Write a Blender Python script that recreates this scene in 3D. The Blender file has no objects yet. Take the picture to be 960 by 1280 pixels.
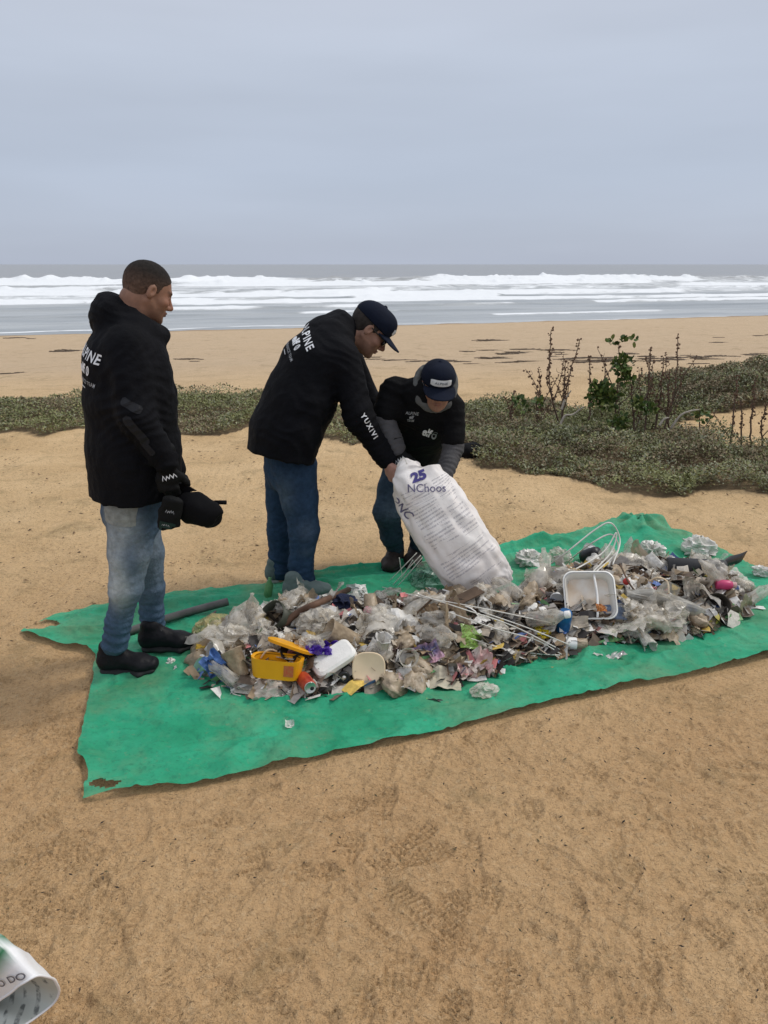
import bpy, bmesh, math, random
import numpy as np
from mathutils import Vector, Matrix
from mathutils.bvhtree import BVHTree
random.seed(11); RNG = np.random.default_rng(11)
SC = bpy.context.scene
COL = SC.collection
R = math.radians

# ------------------------------------------------------------------ camera
CAM_H, FPX, PITCH = 1.75, 950.0, math.atan(310/950.0)
cd = bpy.data.cameras.new('camera'); cam = bpy.data.objects.new('camera', cd); COL.objects.link(cam)
cam.location = (0, 0, CAM_H); cam.rotation_euler = (math.pi/2-PITCH, 0, 0)
cd.sensor_fit = 'VERTICAL'; cd.sensor_height = 36; cd.lens = 36*FPX/1280
cd.clip_start = .05; cd.clip_end = 20000
SC.camera = cam
# ------------------------------------------------------------------ light
SUN_EL, SUN_AZ = 50, 72      # azimuth measured from +Y (the sea) towards +X
w = bpy.data.worlds.new("World"); SC.world = w; w.use_nodes = True
nt = w.node_tree; N = nt.nodes; L = nt.links; N.clear()
out = N.new('ShaderNodeOutputWorld'); bg = N.new('ShaderNodeBackground'); bg.inputs['Strength'].default_value = .1
sky = N.new('ShaderNodeTexSky'); sky.sky_type = 'NISHITA'; sky.sun_disc = False
sky.sun_elevation = R(SUN_EL); sky.sun_rotation = R(SUN_AZ)
tc = N.new('ShaderNodeTexCoord'); sp = N.new('ShaderNodeSeparateXYZ'); L.new(tc.outputs['Generated'], sp.inputs[0])
ramp = N.new('ShaderNodeValToRGB'); L.new(sp.outputs['Z'], ramp.inputs[0])
cr = ramp.color_ramp
cr.elements[0].position = 0.0; cr.elements[0].color = (.41, .455, .555, 1)
cr.elements[1].position = 1.0; cr.elements[1].color = (.80, .83, .90, 1)
for p_, c_ in ((.10, (.43, .485, .59, 1)), (.22, (.475, .525, .62, 1)), (.34, (.53, .565, .65, 1)), (.6, (.66, .69, .77, 1))):
    e = cr.elements.new(p_); e.color = c_
mp = N.new('ShaderNodeMapping'); mp.inputs['Scale'].default_value = (1.1, 1.1, 7); L.new(tc.outputs['Generated'], mp.inputs[0])
nz = N.new('ShaderNodeTexNoise'); nz.inputs['Scale'].default_value = 1.7; nz.inputs['Detail'].default_value = 3.5; nz.inputs['Roughness'].default_value = .5
L.new(mp.outputs[0], nz.inputs[0])
mr = N.new('ShaderNodeMapRange'); mr.inputs[1].default_value = .3; mr.inputs[2].default_value = .7; mr.inputs[3].default_value = .945; mr.inputs[4].default_value = 1.055
L.new(nz.outputs[0], mr.inputs[0])
ml = N.new('ShaderNodeVectorMath'); ml.operation = 'SCALE'; L.new(ramp.outputs[0], ml.inputs[0]); L.new(mr.outputs[0], ml.inputs['Scale'])
m10 = N.new('ShaderNodeVectorMath'); m10.operation = 'SCALE'; L.new(ml.outputs[0], m10.inputs[0]); m10.inputs['Scale'].default_value = 10
mx = N.new('ShaderNodeMix'); mx.data_type = 'RGBA'; mx.inputs[0].default_value = .94
L.new(sky.outputs[0], mx.inputs[6]); L.new(m10.outputs[0], mx.inputs[7])
L.new(mx.outputs[2], bg.inputs[0]); L.new(bg.outputs[0], out.inputs[0])
sd = bpy.data.lights.new('sun', 'SUN'); so = bpy.data.objects.new('sun', sd); COL.objects.link(so)
sd.energy = 1.5; sd.angle = R(12); sd.color = (1, .95, .87)
so.rotation_euler = (R(90-SUN_EL), 0, R(180-SUN_AZ)); so.location = (5, 20, 30)
vs = SC.view_settings; vs.view_transform = 'Standard'; vs.look = 'None'; vs.exposure = .16; vs.gamma = 1; vs.use_curve_mapping = False
SC.cycles.use_denoising = True
SC.cycles.max_bounces = 6; SC.cycles.transparent_max_bounces = 14; SC.cycles.transmission_bounces = 4
SC.cycles.caustics_reflective = False; SC.cycles.caustics_refractive = False

# ------------------------------------------------------------------ geometry of the view (used only to measure the place)
CP, SP = math.cos(PITCH), math.sin(PITCH)
def ray(px, py):
    x = (px-480)/FPX; yc = (py-640)/FPX
    return np.array([x, CP-yc*SP, -SP-yc*CP])
def P(px, py, Y):
    d = ray(px, py); return np.array([0, 0, CAM_H])+d*(Y/d[1])
def G(px, py, z=0.0):
    d = ray(px, py); return np.array([0, 0, CAM_H])+d*((z-CAM_H)/d[2])

# ------------------------------------------------------------------ noise
def _h(ix, iy, iz, s):
    n = (ix*374761393+iy*668265263+iz*1274126177+s*974634721) & 0xffffffff
    n = ((n ^ (n >> 13))*1274126177) & 0xffffffff
    n = n ^ (n >> 16)
    return (n & 0xffff)/32767.5-1.0
def vn(x, y, z=0.0, s=0):
    x, y, z = np.broadcast_arrays(np.asarray(x, float), np.asarray(y, float), np.asarray(z, float))
    fx, fy, fz = np.floor(x), np.floor(y), np.floor(z)
    ix, iy, iz = fx.astype(np.int64), fy.astype(np.int64), fz.astype(np.int64)
    u, v, q = x-fx, y-fy, z-fz
    u = u*u*u*(u*(u*6-15)+10); v = v*v*v*(v*(v*6-15)+10); q = q*q*q*(q*(q*6-15)+10)
    r = 0
    for dx in (0, 1):
        for dy in (0, 1):
            for dz in (0, 1):
                r = r+_h(ix+dx, iy+dy, iz+dz, s)*(u if dx else 1-u)*(v if dy else 1-v)*(q if dz else 1-q)
    return r
def fbm(x, y, z=0.0, o=4, s=0, g=.5):
    r = 0; a = 1
    for i in range(o):
        r = r+a*vn(np.asarray(x)*2**i+i*17.3, np.asarray(y)*2**i+i*9.1, np.asarray(z)*2**i, s+i); a *= g
    return r
def sstep(a, b, x):
    t = np.clip((x-a)/(b-a), 0, 1); return t*t*(3-2*t)
def unit(v):
    v = np.asarray(v, float); return v/np.linalg.norm(v)

# ------------------------------------------------------------------ mesh helpers
def mesh_np(name, V, F, smooth=True, col=None, uv=None, attrs=None):
    V = np.asarray(V, np.float32); F = np.asarray(F, np.int32); k = F.shape[1]
    me = bpy.data.meshes.new(name)
    me.vertices.add(len(V)); me.vertices.foreach_set('co', V.ravel())
    me.loops.add(F.size); me.loops.foreach_set('vertex_index', F.ravel())
    me.polygons.add(len(F)); me.polygons.foreach_set('loop_start', np.arange(0, F.size, k, dtype=np.int32))
    me.update(calc_edges=True)
    me.polygons.foreach_set('use_smooth', np.full(len(F), smooth))
    if col is not None:
        c = np.ones((len(V), 4), np.float32); c[:, :3] = col
        a = me.attributes.new('Col', 'FLOAT_COLOR', 'POINT'); a.data.foreach_set('color', c.ravel())
    if uv is not None:
        a = me.attributes.new('Uv', 'FLOAT_VECTOR', 'POINT')
        q = np.zeros((len(V), 3), np.float32); q[:, :np.asarray(uv).shape[1]] = uv; a.data.foreach_set('vector', q.ravel())
    for n_, d_ in (attrs or {}).items():
        a = me.attributes.new(n_, 'FLOAT', 'POINT'); a.data.foreach_set('value', np.asarray(d_, np.float32).ravel())
    return me
def grid_faces(nu, nv, wrap_u=False):
    i = np.arange(nu if wrap_u else nu-1)[:, None]; j = np.arange(nv-1)[None, :]
    a = i*nv+j; b = ((i+1) % nu)*nv+j
    return np.stack([a, b, b+1, a+1], -1).reshape(-1, 4)
def worg(o):
    v = np.zeros(3)
    while o is not None:
        v += np.array(o.location); o = o.parent
    return v
def link(name, me, m=None, parent=None, loc=None, kind=None):
    o = bpy.data.objects.new(name, me); COL.objects.link(o)
    if m is not None and me is not None: me.materials.append(m)
    if parent is not None: o.parent = parent
    if loc is not None: o.location = loc
    if kind: o['kind'] = kind
    return o
def wobj(name, V, F, m, parent=None, **kw):
    """object from world-space vertices, under a (never rotated) parent"""
    V = np.asarray(V, float)
    if parent is not None: V = V-worg(parent)
    kind = kw.pop('kind', None)
    return link(name, mesh_np(name, V, F, **kw), m, parent, kind=kind)
def tag(o, label, cat, group=None):
    o['label'] = label; o['category'] = cat
    if group: o['group'] = group
    return o
def thing(name, label, cat, loc, group=None):
    o = bpy.data.objects.new(name, None); COL.objects.link(o); o.location = [float(a) for a in loc]
    o.empty_display_size = .1
    return tag(o, label, cat, group)
def tube_vf(pts, r, n=6, closed_ends=True):
    pts = np.asarray(pts, float); m = len(pts)
    r = np.broadcast_to(np.asarray(r, float), (m,))
    T = np.gradient(pts, axis=0); T /= np.linalg.norm(T, axis=1)[:, None]+1e-9
    ref = np.array([0, 0, 1.0]) if abs(T[0, 2]) < .9 else np.array([1.0, 0, 0])
    V = []
    u = np.cross(T[0], ref); u /= np.linalg.norm(u)
    for i in range(m):
        u = u-T[i]*u.dot(T[i]); u /= np.linalg.norm(u); v = np.cross(T[i], u)
        a = np.arange(n)*2*math.pi/n
        V.append(pts[i]+r[i]*(np.cos(a)[:, None]*u+np.sin(a)[:, None]*v))
    V = np.concatenate(V)
    i = np.arange(m-1)[:, None]; j = np.arange(n)[None, :]; j2 = (j+1) % n
    F = np.stack([i*n+j, i*n+j2, (i+1)*n+j2, (i+1)*n+j], -1).reshape(-1, 4)
    if closed_ends:
        V = np.concatenate([V, pts[:1], pts[-1:]]); c0, c1 = len(V)-2, len(V)-1
        j = np.arange(0, n, 2) if n % 2 == 0 else None
        if j is not None:
            f0 = np.stack([np.full(len(j), c0), (j+2) % n, j+1, j], -1)
            f1 = np.stack([np.full(len(j), c1), (m-1)*n+j, (m-1)*n+j+1, (m-1)*n+(j+2) % n], -1)
            F = np.concatenate([F, f0, f1])
    return V, F
def join_vf(L_):
    V, F, k = [], [], 0
    for v, f in L_:
        V.append(v); F.append(np.asarray(f)+k); k += len(v)
    return np.concatenate(V), np.concatenate(F)
def bez(pts, n=24):
    """smooth (Catmull-Rom) curve through pts"""
    p = np.asarray(pts, float); p = np.concatenate([2*p[:1]-p[1:2], p, 2*p[-1:]-p[-2:-1]])
    o = []; m = len(p)-3
    for i in range(m):
        t = np.linspace(0, 1, max(3, n//m)+1)[:-1 if i < m-1 else None][:, None]
        a, b, c, d = p[i:i+4]
        o.append(.5*((2*b)+(c-a)*t+(2*a-5*b+4*c-d)*t**2+(-a+3*b-3*c+d)*t**3))
    return np.concatenate(o)

# ------------------------------------------------------------------ materials
def nodes(name):
    m = bpy.data.materials.new(name); m.use_nodes = True
    t = m.node_tree; b = t.nodes['Principled BSDF']
    return m, t, b
def mixc(t, fac, a, b):
    n = t.nodes.new('ShaderNodeMix'); n.data_type = 'RGBA'
    for s, x in ((0, fac), (6, a), (7, b)):
        if hasattr(x, 'is_output') or isinstance(x, bpy.types.NodeSocket): t.links.new(x, n.inputs[s])
        elif s == 0: n.inputs[0].default_value = x
        else: n.inputs[s].default_value = (*x, 1)
    return n.outputs[2]
def noise(t, scale, detail=3, rough=.55, vec=None, dist=0):
    n = t.nodes.new('ShaderNodeTexNoise'); n.inputs['Scale'].default_value = scale; n.inputs['Detail'].default_value = detail
    n.inputs['Roughness'].default_value = rough; n.inputs['Distortion'].default_value = dist
    if vec is None:
        tcn = t.nodes.new('ShaderNodeTexCoord'); vec = tcn.outputs['Object']
    t.links.new(vec, n.inputs['Vector']); return n.outputs[0]
def rng(t, v, a, b, c=0, d=1):
    n = t.nodes.new('ShaderNodeMapRange'); t.links.new(v, n.inputs[0])
    for i, x in enumerate((a, b, c, d)): n.inputs[i+1].default_value = x
    return n.outputs[0]
def math2(t, op, a, b):
    n = t.nodes.new('ShaderNodeMath'); n.operation = op
    for i, x in enumerate((a, b)):
        if isinstance(x, (int, float)): n.inputs[i].default_value = x
        else: t.links.new(x, n.inputs[i])
    return n.outputs[0]
def bump(t, b, h, strength, dist=.01, normal=None):
    n = t.nodes.new('ShaderNodeBump'); n.inputs['Strength'].default_value = strength; n.inputs['Distance'].default_value = dist
    t.links.new(h, n.inputs['Height'])
    if normal is not None: t.links.new(normal, n.inputs['Normal'])
    if b is not None: t.links.new(n.outputs[0], b.inputs['Normal'])
    return n.outputs[0]
def attr(t, name):
    n = t.nodes.new('ShaderNodeAttribute'); n.attribute_name = name; return n
_MC = {}
def mat(name, c, rough=.7, var=.18, scale=9, bmp=0.0, bscale=80, metal=0, spec=.35, c2=None, attrcol=False):
    if name in _MC: return _MC[name]
    m, t, b = nodes(name)
    n1 = noise(t, scale, 4)
    f = rng(t, n1, .3, .7)
    if attrcol:
        a = attr(t, 'Col').outputs['Color']
        mm = t.nodes.new('ShaderNodeVectorMath'); mm.operation = 'SCALE'; t.links.new(a, mm.inputs[0])
        t.links.new(rng(t, n1, .3, .7, 1-var, 1+var), mm.inputs['Scale']); t.links.new(mm.outputs[0], b.inputs['Base Color'])
    else:
        lo = tuple(x*(1-var) for x in c); hi = tuple(min(1, x*(1+var)) for x in c) if c2 is None else c2
        t.links.new(mixc(t, f, lo, hi), b.inputs['Base Color'])
    b.inputs['Roughness'].default_value = rough; b.inputs['Metallic'].default_value = metal
    b.inputs['Specular IOR Level'].default_value = spec
    if bmp: bump(t, b, noise(t, bscale, 3), bmp, .006)
    _MC[name] = m; return m
def film(name, c, op=.5, rough=.22, tint=(.9, .9, .88)):
    """thin plastic film: partly see-through, dusty in patches"""
    if name in _MC: return _MC[name]
    m, t, b = nodes(name)
    gn = t.nodes.new('ShaderNodeTexCoord').outputs['Generated']; n1 = noise(t, 2.5, 3, .5, gn); n2 = noise(t, 4.0, 2, .5, gn)
    t.links.new(mixc(t, rng(t, n1, .35, .7), c, tuple(x*.62 for x in c)), b.inputs['Base Color'])
    b.inputs['Roughness'].default_value = rough; b.inputs['Specular IOR Level'].default_value = .6
    tr = t.nodes.new('ShaderNodeBsdfTransparent'); tr.inputs[0].default_value = (*tint, 1)
    ms = t.nodes.new('ShaderNodeMixShader')
    t.links.new(rng(t, n2, .3, .7, max(0, op-.22), min(1, op+.25)), ms.inputs[0])
    t.links.new(tr.outputs[0], ms.inputs[1]); t.links.new(b.outputs[0], ms.inputs[2])
    t.links.new(ms.outputs[0], t.nodes['Material Output'].inputs[0])
    bump(t, b, noise(t, 7, 2, .5, gn), .25, .02)
    _MC[name] = m; return m
# ------------------------------------------------------------------ signed-distance bodies, meshed by surface nets
def fineaxis(lo, hi, step, bands=()):
    x = [lo]
    while x[-1] < hi:
        st = step
        for a, b, s in bands:
            if a-.01 <= x[-1] <= b: st = min(st, s)
        x.append(x[-1]+st)
    return np.array(x)
class SDF:
    def __init__(s, lo, hi, step, bands=((), (), ())):
        s.ax = [fineaxis(lo[i], hi[i], step, bands[i]) for i in range(3)]
        s.F = np.full([len(a) for a in s.ax], .4, np.float32)
    def _apply(s, fn, lo, hi, k, op):
        sl = [slice(max(0, np.searchsorted(s.ax[i], lo[i])-1), np.searchsorted(s.ax[i], hi[i])+1) for i in range(3)]
        if any(q.stop-q.start < 1 for q in sl): return
        X = s.ax[0][sl[0]][:, None, None]; Y = s.ax[1][sl[1]][None, :, None]; Z = s.ax[2][sl[2]][None, None, :]
        d = fn(X, Y, Z); A = s.F[tuple(sl)]
        if op == 'u':
            if k > 0:
                h = np.clip(.5+.5*(A-d)/k, 0, 1); r = A*(1-h)+d*h-k*h*(1-h)
            else: r = np.minimum(A, d)
        elif op == 's':
            d = -d
            if k > 0:
                h = np.clip(.5-.5*(A-d)/k, 0, 1); r = A*(1-h)+d*h+k*h*(1-h)
            else: r = np.maximum(A, d)
        s.F[tuple(sl)] = r
    def ecap(s, a, b, ra, rb, side=(0, -1, 0), k=.02, op='u'):
        """tapered limb with elliptic sections: ra=(across, through); a number for round ones"""
        a = np.asarray(a, float); b = np.asarray(b, float)
        ra = (ra, ra) if np.isscalar(ra) else ra; rb = (rb, rb) if np.isscalar(rb) else rb
        wv = b-a; Ln = np.linalg.norm(wv); wv = wv/Ln
        sd_ = np.asarray(side, float); u = sd_-wv*sd_.dot(wv)
        if np.linalg.norm(u) < 1e-3: u = np.cross(wv, (1, 0, 0.1))
        u = unit(u); v = np.cross(wv, u)
        m = max(*ra, *rb)+k+.015
        def fn(X, Y, Z):
            x, y, z = X-a[0], Y-a[1], Z-a[2]
            h = x*wv[0]+y*wv[1]+z*wv[2]; t = np.clip(h/Ln, 0, 1); e = h-t*Ln
            p = x*u[0]+y*u[1]+z*u[2]; q = x*v[0]+y*v[1]+z*v[2]
            ru = ra[0]+(rb[0]-ra[0])*t; rv = ra[1]+(rb[1]-ra[1])*t; rm = np.minimum(ru, rv)
            return (np.sqrt((p/ru)**2+(q/rv)**2+(e/rm)**2)-1)*rm
        s._apply(fn, np.minimum(a, b)-m, np.maximum(a, b)+m, k, op)
    def chain(s, pts, rad, side=(0, -1, 0), k=.02):
        for i in range(len(pts)-1): s.ecap(pts[i], pts[i+1], rad[i], rad[i+1], side, k)
    def ell(s, c, r, fr=None, k=.01, op='u'):
        c = np.asarray(c, float); fr = np.eye(3) if fr is None else fr
        m = max(r)+k+.012; rm = min(r)
        def fn(X, Y, Z):
            x, y, z = X-c[0], Y-c[1], Z-c[2]; q = 0; g = 0
            for i in range(3):
                p = x*fr[i][0]+y*fr[i][1]+z*fr[i][2]; q = q+(p/r[i])**2; g = g+(p/r[i]**2)**2
            q = np.sqrt(q); return q*(q-1)/(np.sqrt(g)+1e-6)
        s._apply(fn, c-m, c+m, k, op)
    def custom(s, fn, lo, hi, k=0, op='u'): s._apply(fn, lo, hi, k, op)
    def warp(s, fn, band=.035):
        I = np.nonzero(np.abs(s.F) < band)
        s.F[I] += fn(s.ax[0][I[0]], s.ax[1][I[1]], s.ax[2][I[2]])
    def mesh(s):
        F = s.F; S = F < 0; n = np.array(F.shape)
        c = [(i, j, k) for i in (0, 1) for j in (0, 1) for k in (0, 1)]
        cnt = sum(S[i:n[0]-1+i, j:n[1]-1+j, k:n[2]-1+k].astype(np.int8) for i, j, k in c)
        act = (cnt > 0) & (cnt < 8)
        ci = np.array(np.nonzero(act)).T
        idx = np.full(act.shape, -1, np.int64); idx[act] = np.arange(len(ci))
        cv = {o: F[ci[:, 0]+o[0], ci[:, 1]+o[1], ci[:, 2]+o[2]] for o in c}
        acc = np.zeros((len(ci), 3)); num = np.zeros(len(ci))
        for o in c:
            for d in range(3):
                if o[d] == 0:
                    o2 = list(o); o2[d] = 1; o2 = tuple(o2)
                    A, B = cv[o], cv[o2]; m = (A < 0) != (B < 0)
                    t = np.where(m, A/(A-B+1e-12), 0)
                    p = np.tile(np.array(o, float), (len(ci), 1)); p[:, d] = t
                    acc[m] += p[m]; num[m] += 1
        fp = ci+acc/num[:, None]
        V = np.stack([np.interp(fp[:, d], np.arange(n[d]), s.ax[d]) for d in range(3)], -1)
        Q = []
        for d in range(3):
            e1, e2 = [(1, 2), (2, 0), (0, 1)][d]
            lo = [slice(None)]*3; hi = [slice(None)]*3; lo[d] = slice(0, n[d]-1); hi[d] = slice(1, n[d])
            ch = S[tuple(lo)] != S[tuple(hi)]
            ps = np.array(np.nonzero(ch)).T
            ok = (ps[:, e1] > 0) & (ps[:, e2] > 0) & (ps[:, e1] < n[e1]-1) & (ps[:, e2] < n[e2]-1)
            ps = ps[ok]
            def at_(a, b):
                q = ps.copy(); q[:, e1] += a; q[:, e2] += b
                return idx[q[:, 0], q[:, 1], q[:, 2]]
            f = np.stack([at_(-1, -1), at_(0, -1), at_(0, 0), at_(-1, 0)], -1)
            fl = ~S[ps[:, 0], ps[:, 1], ps[:, 2]]
            f[fl] = f[fl][:, ::-1]; Q.append(f)
        Q = np.concatenate(Q); Q = Q[(Q >= 0).all(1)]
        return V, Q
def bvh(V, Q): return BVHTree.FromPolygons([tuple(v) for v in V], [tuple(q) for q in Q.tolist()])

_TXT = {}
def text2d(s, bold=.0, xs=1.0, spacing=1.0):
    key = (s, bold, xs, spacing)
    if key in _TXT: return _TXT[key]
    cu = bpy.data.curves.new('t', 'FONT'); cu.body = s; cu.size = 1; cu.offset = bold; cu.space_character = spacing
    cu.align_x = 'CENTER'; cu.align_y = 'CENTER'; cu.resolution_u = 3
    o = bpy.data.objects.new('t', cu); COL.objects.link(o)
    dg = bpy.context.evaluated_depsgraph_get(); dg.update()
    me = bpy.data.meshes.new_from_object(o.evaluated_get(dg), depsgraph=dg)
    bm = bmesh.new(); bm.from_mesh(me); bmesh.ops.triangulate(bm, faces=bm.faces[:])
    for _ in range(2):
        ed = [e for e in bm.edges if e.calc_length() > .14]
        bmesh.ops.subdivide_edges(bm, edges=ed, cuts=1); bmesh.ops.triangulate(bm, faces=bm.faces[:])
    V = np.array([v.co[:2] for v in bm.verts]); bm.verts.ensure_lookup_table()
    F = np.array([[v.index for v in f.verts] for f in bm.faces])
    bm.free(); bpy.data.objects.remove(o); bpy.data.curves.remove(cu); bpy.data.meshes.remove(me)
    V[:, 0] *= xs; _TXT[key] = (V, F); return V, F
def rect2d(w_, h_, n=8, m=3, rnd=.35):
    u = np.linspace(-1, 1, n+1); v = np.linspace(-1, 1, m+1); U, W = np.meshgrid(u, v, indexing='ij')
    sq = 1-rnd*np.maximum(0, np.abs(U)-.8)*5*.5
    return np.stack([U*w_/2, W*sq*h_/2], -1).reshape(-1, 2), grid_faces(n+1, m+1)
def decal(name, shp, tree, o, U, W, size, m, parent, off=.004, depth=.9):
    """lay a flat shape on a surface: cast it along the normal of the plane through o"""
    V2, F = shp; U = unit(U); Nn = unit(np.cross(U, W)); W = np.cross(Nn, U); V = []; hitm = []
    for a, b in V2*size:
        p = np.asarray(o)+U*a+W*b+Nn*.35
        h = tree.ray_cast(Vector(p), Vector(-Nn), depth)
        hitm.append(h[0] is not None)
        V.append(np.array(h[0])+Nn*off if h[0] is not None else np.asarray(o)+U*a+W*b)
    hitm = np.array(hitm); F = F[hitm[F].all(1)]
    if not len(F): return None
    return wobj(name, np.array(V), F, m, parent, smooth=False)

# ------------------------------------------------------------------ heads, hands, shoes, caps
def frame(f, u):
    f = unit(f); u = np.asarray(u, float); u = unit(u-f*u.dot(f)); return np.array([f, np.cross(f, u), u])   # forward, right, up
def hl(c, fr, p): return np.asarray(c)+p[0]*fr[0]+p[1]*fr[1]+p[2]*fr[2]
def add_head(S, c, fr, sc=1.0):
    q = lambda p: hl(c, fr, np.array(p)*sc)
    E = lambda p, r, k=.012, op='u': S.ell(q(p), [x*sc for x in r], fr, k*sc, op)
    E((-.012, 0, .036), (.099, .077, .084), .01)
    E((.030, 0, -.025), (.066, .064, .088), .03)
    E((.030, 0, -.074), (.058, .052, .040), .025)
    for s in (-1, 1):
        S.ecap(q((-.005, s*.055, -.04)), q((.065, s*.025, -.09)), .018*sc, .016*sc, k=.02*sc)
    E((.080, 0, -.098), (.020, .022, .018), .018)
    E((.080, 0, .024), (.017, .048, .012), .014)
    for s in (-1, 1):
        E((.094, s*.032, .004), (.018, .021, .013), .012, 's')
        E((.078, s*.032, .003), (.0125, .0135, .0125), .003)
        E((.060, s*.048, -.024), (.024, .018, .018), .02)
    S.ecap(q((.088, 0, .014)), q((.113, 0, -.026)), .009*sc, .0115*sc, k=.012*sc)
    E((.113, 0, -.030), (.0125, .0125, .0105), .008)
    for s in (-1, 1): E((.100, s*.013, -.036), (.012, .008, .009), .008)
    E((.098, 0, -.057), (.010, .020, .006), .006); E((.096, 0, -.067), (.010, .018, .0065), .006)
    E((.107, 0, -.0620), (.010, .022, .0016), .003, 's')
    for s in (-1, 1):
        fe = frame(fr[0]*.97-fr[2]*.2, fr[2]+fr[0]*-.2)
        S.ell(q((-.008, s*.079, -.004)), (.019*sc, .008*sc, .029*sc), fe, .008*sc)
        S.ell(q((-.002, s*.089, .001)), (.010*sc, .009*sc, .018*sc), fe, .004*sc, 's')
def head_cols(V, c, fr, sc, skin, lip=(.24, .10, .08), brow=(.03, .02, .015), stub=.55):
    L_ = (V-np.asarray(c))@fr.T/sc; f, s, u = L_.T
    C = np.tile(np.array(skin, float), (len(V), 1))
    n = 1+.10*fbm(V[:, 0]*40, V[:, 1]*40, V[:, 2]*40, 3); C *= n[:, None]
    def blend(m, col): C[:] = C*(1-m[:, None])+np.array(col)*m[:, None]
    blend(.35*sstep(.03, .10, f)*sstep(-.06, -.02, u)*(u < .02), (skin[0]*1.15, skin[1]*.8, skin[2]*.75))
    st = sstep(-.045, -.062, u)*sstep(-.01, .03, f)*sstep(-.14, -.115, u)*(u > -.14)
    blend(stub*st*.8, np.array(skin)*.38)
    lp = (f > .085)*np.exp(-((u+.062)/.008)**2)*np.exp(-(s/.021)**4); blend(np.clip(lp*.8, 0, 1), lip)
    ey = (f > .075)*np.exp(-((np.abs(s)-.032)/.012)**4)*np.exp(-((u-.003)/.006)**2); blend(np.clip(ey, 0, 1)*.85, (.05, .04, .035))
    br = (f > .06)*np.exp(-((np.abs(s)-.034)/.021)**4)*np.exp(-((u-.024-.06*(.03-np.abs(np.abs(s)-.03)))/.0065)**2); blend(np.clip(br, 0, 1)*.95, brow)
    return C
def hair_mesh(c, fr, sc=1.0, th=.0025, low=-.055):
    lo = np.asarray(c)-.2; S = SDF(lo, np.asarray(c)+.2, .0035)
    S.ell(hl(c, fr, np.array((-.012, 0, .036))*sc), [(x+th)*sc for x in (.099, .077, .084)], fr, 0)
    S.ecap(hl(c, fr, np.array((-.055, 0, .0))*sc), hl(c, fr, np.array((-.052, 0, low))*sc), (.064*sc, .046*sc), (.056*sc, .034*sc), fr[1], .02)
    for s in (-1, 1):
        S.ecap(hl(c, fr, np.array((.016, s*.066, .03))*sc), hl(c, fr, np.array((.016, s*.067, -.008))*sc), .009*sc, .005*sc, k=.01)
    xs = [-.2, -.06, -.035, -.022, -.005, .008, .024, .036, .058, .075, .088, .12]
    ys = [low, low, low+.006, -.01, .034, -.002, .0, .036, .052, .070, .076, .085]
    def cut(X, Y, Z):
        x, y, z = X-c[0], Y-c[1], Z-c[2]
        f = (x*fr[0][0]+y*fr[0][1]+z*fr[0][2])/sc; u = (x*fr[2][0]+y*fr[2][1]+z*fr[2][2])/sc
        return (u-np.interp(f, xs, ys))*.8
    S.custom(lambda X, Y, Z: cut(X, Y, Z), lo, np.asarray(c)+.2, .006, 's') if False else None
    I = cut(S.ax[0][:, None, None], S.ax[1][None, :, None], S.ax[2][None, None, :])
    S.F = np.maximum(S.F, -I).astype(np.float32)
    S.warp(lambda x, y, z: .0008*fbm(x*160, y*160, z*160, 2), .02)
    return S.mesh()
def cap_mesh(c, fr, sc=1.0):
    """baseball cap worn on a head at c: crown and brim (two meshes)"""
    c = np.asarray(c); lo, hi = c-.27, c+.27
    S = SDF(lo, hi, .0045)
    S.ell(hl(c, fr, np.array((-.008, 0, .046))*sc), [x*sc for x in (.110, .090, .083)], fr, 0)
    S.ell(hl(c, fr, np.array((.045, 0, .078))*sc), [x*sc for x in (.052, .062, .045)], fr, .03)
    S.ell(hl(c, fr, np.array((-.012, 0, .131))*sc), [.010*sc, .010*sc, .005*sc], fr, .003)
    X, Y, Z = S.ax[0][:, None, None]-c[0], S.ax[1][None, :, None]-c[1], S.ax[2][None, None, :]-c[2]
    f = X*fr[0][0]+Y*fr[0][1]+Z*fr[0][2]; s_ = X*fr[1][0]+Y*fr[1][1]+Z*fr[1][2]; u = X*fr[2][0]+Y*fr[2][1]+Z*fr[2][2]
    S.F = np.maximum(S.F, (.030-.12*f/sc*.3)*sc-u).astype(np.float32)
    ang = np.arctan2(s_, f)
    S.F = S.F+(.0016*np.exp(-(np.sin(ang*3)/.05)**2)*(u > .03)).astype(np.float32)
    crown = S.mesh()
    B = SDF(lo, hi, .0032)
    X, Y, Z = B.ax[0][:, None, None]-c[0], B.ax[1][None, :, None]-c[1], B.ax[2][None, None, :]-c[2]
    f = (X*fr[0][0]+Y*fr[0][1]+Z*fr[0][2])/sc; s_ = (X*fr[1][0]+Y*fr[1][1]+Z*fr[1][2])/sc; u = (X*fr[2][0]+Y*fr[2][1]+Z*fr[2][2])/sc
    pl = (np.sqrt(((f-.078)/.106)**2+(np.abs(s_)/.083)**2+1e-9)-1)*.083
    inn = (np.sqrt(((f+.008)/.104)**2+(s_/.084)**2+1e-9)-1)*.084
    sheet = np.abs(u-(.036-3.4*s_**2-.22*np.maximum(0, f-.09)))-.0038
    B.F = (np.maximum(np.maximum(pl, -inn), sheet)*.85*sc).astype(np.float32)
    return crown, B.mesh()
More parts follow.
